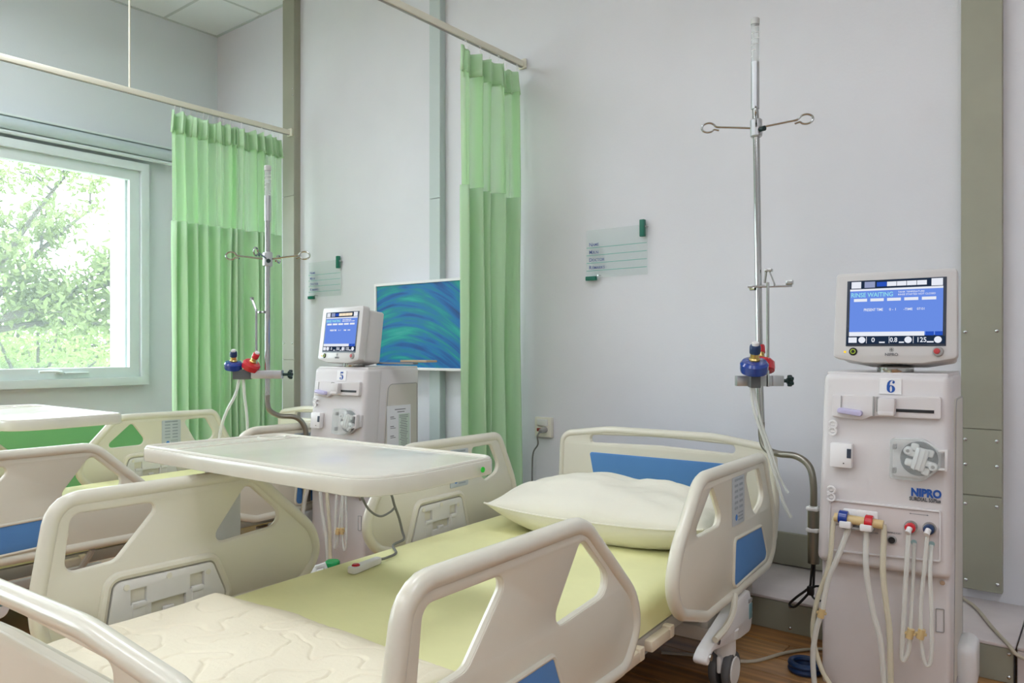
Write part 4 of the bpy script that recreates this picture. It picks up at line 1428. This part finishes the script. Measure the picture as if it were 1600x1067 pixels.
    hose([(-0.163, 0.258), (-0.177, 0.208), (-0.187, 0.124), (-0.182, 0.03)], 0.0085, M['hose'])
    hose([(-0.126, 0.563), (-0.131, 0.53), (-0.141, 0.412), (-0.177, 0.297, -0.03), (-0.190, 0.192, -0.03), (-0.167, 0.095, -0.03), (-0.135, 0.04, -0.03)], 0.0075, M['hose_y'])
    hose([(-0.036, 0.536), (-0.034, 0.418), (-0.016, 0.298), (0.006, 0.205), (0.018, 0.03)], 0.0085, M['hose'])
    hose([(0.010, 0.558), (0.012, 0.53), (0.011, 0.426), (0.020, 0.325), (0.029, 0.243), (0.033, 0.05)], 0.0085, M['hose_y'])
    hose([(0.078, 0.545), (0.073, 0.438), (0.066, 0.284), (0.061, 0.190), (0.066, 0.172), (0.078, 0.20), (0.083, 0.245)], 0.0065, M['hose'])
    hose([(0.090, 0.512, -0.01), (0.088, 0.415, -0.02), (0.083, 0.262, -0.035)], 0.005, M['hose'])
    hose([(0.126, 0.545), (0.122, 0.485), (0.112, 0.357), (0.110, 0.265), (0.118, 0.19), (0.128, 0.172), (0.137, 0.20), (0.138, 0.30), (0.134, 0.44), (0.134, 0.512, -0.01)], 0.0055, M['hose'])
    for x, z in ((-0.1615, 0.264), (0.083, 0.254), (0.111, 0.259)):
        G().cyl((x + 0.003, yh, z + 0.014), (x - 0.003, yh, z - 0.014), 0.010, 12, 0.0105).box((x, yh, z), (0.030, 0.010, 0.009), 0.003).obj('hose_joint', M['amber'], t)
    return t


machine('6', (-0.545, 2.47, 0), math.radians(3), 'white dialysis machine with blue screen and tag 6, beside the nearest bed', math.radians(0))
m5 = machine('5', (-2.844, 2.23, 0), math.radians(4), 'white dialysis machine with tag 5, in front of the blue picture', math.radians(-9))

m5.scale.z = 0.988

# typed sheet taped to the side of machine 5
ps = thing('paper_notice', 'typed white notice taped to the side of the machine marked 5', 'paper', (-2.844, 2.23, 0), math.radians(4))
mxp = at(0.1815, 0.175, 0.52, YZ)
G().box((0.082, 0.145, 0), (0.165, 0.29, 0.0008), mx=mxp).obj('sheet', M['paper'], ps)
G().box((0.118, 0.13, 0.0007), (0.078, 0.235, 0.0004), mx=mxp).obj('table_column', M['papergreen'], ps)
g = G()
for k in range(28):
    g.box((0.085 + 0.032 + random.uniform(-.004, 0), 0.240 - k * 0.0082, 0.0011), (0.055 + random.uniform(-.02, .01), 0.0026, 0.0003), mx=mxp)
for k in range(5):
    g.box((0.034, 0.236 - k * 0.045, 0.0008), (0.025, 0.004, 0.0003), mx=mxp).box((0.040, 0.228 - k * 0.045, 0.0008), (0.036, 0.003, 0.0003), mx=mxp)
g.box((0.09, 0.270, 0.0008), (0.075, 0.004, 0.0003), mx=mxp).box((0.095, 0.258, 0.0008), (0.05, 0.004, 0.0003), mx=mxp)
tl = g.obj('typed_lines', M['greyink'], ps)
tl['kind'] = 'stuff'


# ------------------------------------------------------------------ drip poles
def hook_path(ln, up=0.0):
    """arm along +x that ends in an open loop"""
    P = [(0.02, 0, 0.002), (ln * 0.5, 0, 0.012), (ln - 0.055, 0, 0.018)]
    c = (ln - 0.022, 0.018)
    for k in range(11):
        a = math.radians(150 - k * 30)
        P.append((c[0] + 0.024 * math.cos(a) * 1.05, 0, c[1] + 0.018 * math.sin(a)))
    P.append((ln - 0.062, 0, 0.004))
    return P


def drip_pole(loc, label, zhub, ztop, zclear, zsleeve, hook_rz, clamp_rz, bend, sleeve_z, lean, coup_rz, rod, tubes, cord):
    """loc: foot of the upright; bend: path of the lower tube to the machine bracket"""
    t = thing('drip_pole', label, 'drip pole', loc, 0, 'steel drip poles')
    zc = 0.958
    up = [(0, 0, bend[0][2]), (lean * 0.3, 0, zc), (lean, 0, zhub), (lean * 1.2, 0, zsleeve + 0.02)]
    G().tube(up, 0.0125, 14).obj('upright_tube', M['steel'], t)
    lx = lean * 1.2
    G().cyl((lx, 0, zsleeve), (lx, 0, zclear), 0.0155, 16).obj('extension_sleeve', M['alu'], t)
    cr = G().cyl((lx, 0, zclear), (lx, 0, ztop - 0.02), 0.0145, 16).obj('clear_rod', M['clear'], t)
    g = G()
    for k in range(6):
        z = zclear + 0.012 + k * (ztop - 0.035 - zclear) / 6
        g.tube([(lx + 0.0146 * math.cos(a), 0.0146 * math.sin(a), z + 0.0022 * a) for a in [q * PI / 6 + k for q in range(9)]], 0.0012, 5)
    g.obj('etched_mark', M['machwhite'], cr)
    G().lathe([(0.0165, -0.02), (0.0165, 0.0), (0.013, 0.004)], 16, at(lx, 0, ztop)).obj('top_cap', M['post'], cr)
    hb = G().lathe([(0.019, -0.034), (0.0225, -0.030), (0.0225, 0.030), (0.019, 0.034)], 20, at(lean, 0, zhub)).obj('hook_hub', M['alu'], t)
    for k in range(4):
        ln = 0.20 if k % 2 == 0 else 0.17
        G().tube(smooth_path(hook_path(ln), 3), 0.0042, 8, mx=at(lean, 0, zhub, rotz(hook_rz + k * PI / 2))).obj('hook', M['steel'], hb)
    G().cyl((lean + 0.02, -0.012, zhub - 0.01), (lean + 0.040, -0.022, zhub - 0.012), 0.010, 10).obj('lock_knob', M['darkgreen'], hb)
    # clamp plate with star knob, magnet block and sampling couplings
    K = at(0, 0, zc, rotz(clamp_rz))
    cl = G().box((-0.008 if cord else 0.0, 0, 0), (0.18 if cord else 0.15, 0.030, 0.040), 0.003, mx=K).box((0.055, 0.0, 0), (0.036, 0.042, 0.040), 0.003, mx=K).obj('clamp_bar', M['alu'], t)
    k = G().cyl((0.075, 0, 0), (0.10, 0, 0), 0.007, 10, mx=K).cyl((0.098, 0, 0), (0.118, 0, 0), 0.012, 10, mx=K)
    for q in range(5):
        a = q * 2 * PI / 5
        k.box((0.110, 0.016 * math.cos(a), 0.016 * math.sin(a)), (0.018, 0.014, 0.014), 0.005, mx=K)
    k.obj('star_knob', M['darkgreen'], t)
    K2 = at(0, 0, zc) @ rotz(clamp_rz) @ (at(-0.118, 0, 0) if not cord else at(-0.045, -0.055, 0)) @ rotz(coup_rz)
    bl_ = G().box((0, 0, 0.0), (0.085, 0.036, 0.046), 0.003, mx=K2).obj('magnet_block', M['magnet'], t)
    for sgn, mm, cc in ((-1, M['bluep'], M['navyp']), (1, M['redp'], M['redp'])):
        if cord:
            Q = K2 @ at(sgn * 0.042, 0.006 if sgn < 0 else -0.030, 0.056) @ roty(sgn * math.radians(22)) @ Matrix.Scale(1.22, 4)
        else:
            Q = K2 @ at(sgn * 0.042, -0.004, 0.042) @ roty(sgn * math.radians(-6 if sgn < 0 else 30)) @ rotx(math.radians(16))
        c = G().lathe([(0.028, -0.020), (0.040, -0.016), (0.042, -0.008), (0.042, 0.010), (0.036, 0.018), (0.018, 0.021)], 26, Q).obj('sampling_coupling', mm, t)
        G().lathe([(0.016, 0.020), (0.017, 0.026), (0.013, 0.030), (0.013, 0.046)], 16, Q).obj('brass_neck', M['brass'], c)
        G().lathe([(0.0155, 0.044), (0.0165, 0.048), (0.0165, 0.066), (0.0145, 0.070)], 16, Q).obj('neck_cap', cc, c)
        G().lathe([(0.0105, 0.070), (0.0105, 0.078), (0.008, 0.080)], 14, Q).obj('spout', M['machwhite'], c)
    # thin side rod with small spring arms
    rx, ry, rtop = rod
    sr = G().cyl((rx, ry, zc - 0.02), (rx, ry, rtop), 0.0055, 10).obj('side_rod', M['steel'], t)
    if cord:
        G().box((0.030, -0.004, rtop - 0.012), (0.16, 0.012, 0.010), 0.002, mx=rotz(math.radians(20))).cyl((-0.04, -0.012, rtop - 0.018), (-0.022, -0.01, rtop - 0.018), 0.009, 8) \
            .box((0.098, 0.026, rtop), (0.026, 0.016, 0.018), 0.003).tube([(0.03, 0, rtop + 0.045), (0.052, 0.0, rtop - 0.01)], 0.003, 6).box((0.028, 0, rtop + 0.048), (0.028, 0.02, 0.012), 0.003) \
            .tube([(0.012, 0, rtop), (0.018, 0, rtop + 0.045)], 0.005, 6).obj('spring_arm', M['steel'], sr)
    else:
        G().tube([(rx, ry, rtop - 0.01), (rx - 0.012, ry - 0.008, rtop + 0.03), (rx - 0.018, ry - 0.012, rtop + 0.045)], 0.006, 8).box((rx + 0.02, ry + 0.016, rtop - 0.015), (0.05, 0.014, 0.012), 0.003, mx=None) \
            .lathe([(0.009, -0.006), (0.009, 0.006)], 10, at(rx - 0.018, ry - 0.012, rtop + 0.05)).obj('spring_arm', M['steel'], sr)
    # bent lower tube
    G().tube(smooth_path(bend, 7), 0.0125, 14).obj('bent_tube', M['dullsteel'], t)
    if sleeve_z:
        sx, sy = bend[-1][0], bend[-1][1]
        z0, z1 = sleeve_z
        sl = G().cyl((sx, sy, z1), (sx, sy, z0), 0.0205, 16).obj('socket_sleeve', M['dullsteel'], t)
        for z in (z0 - 0.008, z0 - 0.085):
            G().box((sx, sy, z), (0.044, 0.046, 0.016), 0.006, mx=None).obj('sleeve_clip', M['machwhite'], sl)
    for P, r in tubes:
        G().tube(smooth_path(P, 7), r, 9).obj('drain_tube', M['hose'], t)
    if cord:
        sx, sy = bend[-1][0], bend[-1][1]
        c = G()
        c.tube(smooth_path([(sx, sy - 0.01, sleeve_z[1] + 0.01), (sx - 0.004, sy - 0.015, 0.26), (sx - 0.01, sy - 0.02, 0.225), (sx - 0.05, sy - 0.03, 0.185), (sx - 0.075, sy - 0.03, 0.155), (sx - 0.055, sy - 0.03, 0.150), (sx - 0.01, sy - 0.02, 0.205), (sx, sy - 0.02, 0.225)], 6), 0.0045, 8)
        c.tube([(sx + 0.025 + 0.026 * math.cos(a), sy - 0.025, 0.212 + 0.026 * math.sin(a)) for a in [q * PI / 8 for q in range(16)]], 0.004, 8, closed=True)
        c.tube([(sx + 0.006, sy - 0.008, sleeve_z[1] + 0.01), (sx + 0.004, sy - 0.015, 0.225)], 0.0045, 8)
        c.box((sx - 0.004, sy - 0.02, 0.215), (0.024, 0.02, 0.034), 0.006)
        c.obj('black_cord', M['black'], t)
    return t


PX, PY = -1.050, 2.85
drip_pole((PX, PY, 0), 'tall steel drip pole standing between the bed and machine 6', 1.926, 2.345, 2.18, 2.0, math.radians(20), math.radians(38.5), 
          [(0, 0, 0.80), (0.002, 0, 0.74), (0.02, -0.006, 0.702), (0.07, -0.02, 0.688), (0.14, -0.03, 0.686), (0.19, -0.04, 0.655), (0.208, -0.05, 0.59), (0.208, -0.05, 0.50)],
          (0.515, 0.31), -0.020, math.radians(80), (0.036, -0.03, 1.33),
          [([(-0.012, -0.075, 0.935), (0.0, -0.068, 0.84), (0.035, -0.055, 0.73), (0.066, -0.045, 0.62), (0.095, -0.04, 0.52), (0.125, -0.04, 0.46)], 0.006),
           ([(-0.002, -0.07, 0.935), (0.018, -0.062, 0.82), (0.055, -0.05, 0.70), (0.085, -0.04, 0.60), (0.115, -0.04, 0.55)], 0.005)], True)
drip_pole((-3.158, 2.094, 0), 'steel drip pole in front of the left green curtain', 1.507, 1.95, 1.81, 1.69, math.radians(36), math.radians(38.5),
          [(0, 0, 0.86), (0.001, 0, 0.82), (0.010, 0.008, 0.785), (0.03, 0.05, 0.758), (0.065, 0.115, 0.748), (0.086, 0.15, 0.70), (0.089, 0.158, 0.62), (0.089, 0.158, 0.52)],
          (0.52, 0.34), 0.003, 0.0, (-0.041, -0.033, 1.27),
          [([(-0.105, -0.083, 0.935), (-0.12, -0.095, 0.86), (-0.155, -0.124, 0.77), (-0.178, -0.142, 0.66), (-0.178, -0.142, 0.50)], 0.007),
           ([(-0.090, -0.071, 0.935), (-0.085, -0.067, 0.85), (-0.075, -0.060, 0.74), (-0.075, -0.060, 0.60), (-0.08, -0.062, 0.48)], 0.007)], False)

# ------------------------------------------------------------------ small things on the floor
jg = thing('plastic_jug', 'white plastic jug with a green cap between the beds', 'jug', (-2.50, 1.93, 0))
G().box((0, 0, 0.09), (0.13, 0.17, 0.18), 0.03, 4).obj('jug_body', M['jug'], jg)
G().lathe([(0.028, 0.175), (0.03, 0.18), (0.03, 0.205), (0.026, 0.21)], 20, at(-0.01, 0.04, 0)).obj('screw_cap', M['capgreen'], jg)
G().tube([(0, -0.06, 0.175), (0, -0.055, 0.205), (0, -0.01, 0.207), (0, 0.0, 0.178)], 0.010, 8).obj('handle', M['jug'], jg)

cc = thing('hose_coil', 'dark blue coiled hose on the floor beside machine 6', 'hose', (-0.805, 2.585, 0))
g = G()
for k in range(2):
    g.tube([(0.044 * math.cos(a), 0.044 * math.sin(a), 0.012 + k * 0.017) for a in [q * PI / 14 for q in range(28)]], 0.011, 8, closed=True)
g.obj('coil', M['navyp'], cc)

fc = thing('floor_cable', 'beige power cable trailing across the wood floor', 'cable', (0, 0, 0))
G().tube(smooth_path([(-1.25, 2.42, 0.006), (-1.09, 2.50, 0.006), (-1.02, 2.515, 0.006), (-0.96, 2.56, 0.006), (-0.90, 2.70, 0.006), (-0.82, 2.80, 0.006), (-0.70, 2.86, 0.006)], 6), 0.006, 8).obj('cable_run', M['cablebeige'], fc)
rc_ = thing('wall_cable', 'beige cable looping over the ledge right of machine 6', 'cable', (0, 0, 0))
G().tube(smooth_path([(-0.60, 3.30, 0.135), (-0.53, 3.345, 0.15), (-0.45, 3.316, 0.132), (-0.392, 3.225, 0.131), (-0.322, 3.036, 0.131), (-0.262, 2.895, 0.128), (-0.235, 2.88, 0.105), (-0.17, 2.87, 0.09), (-0.06, 2.86, 0.05), (0.1, 2.85, 0.008)], 6), 0.006, 8).obj('cable_run', M['cablebeige'], rc_)
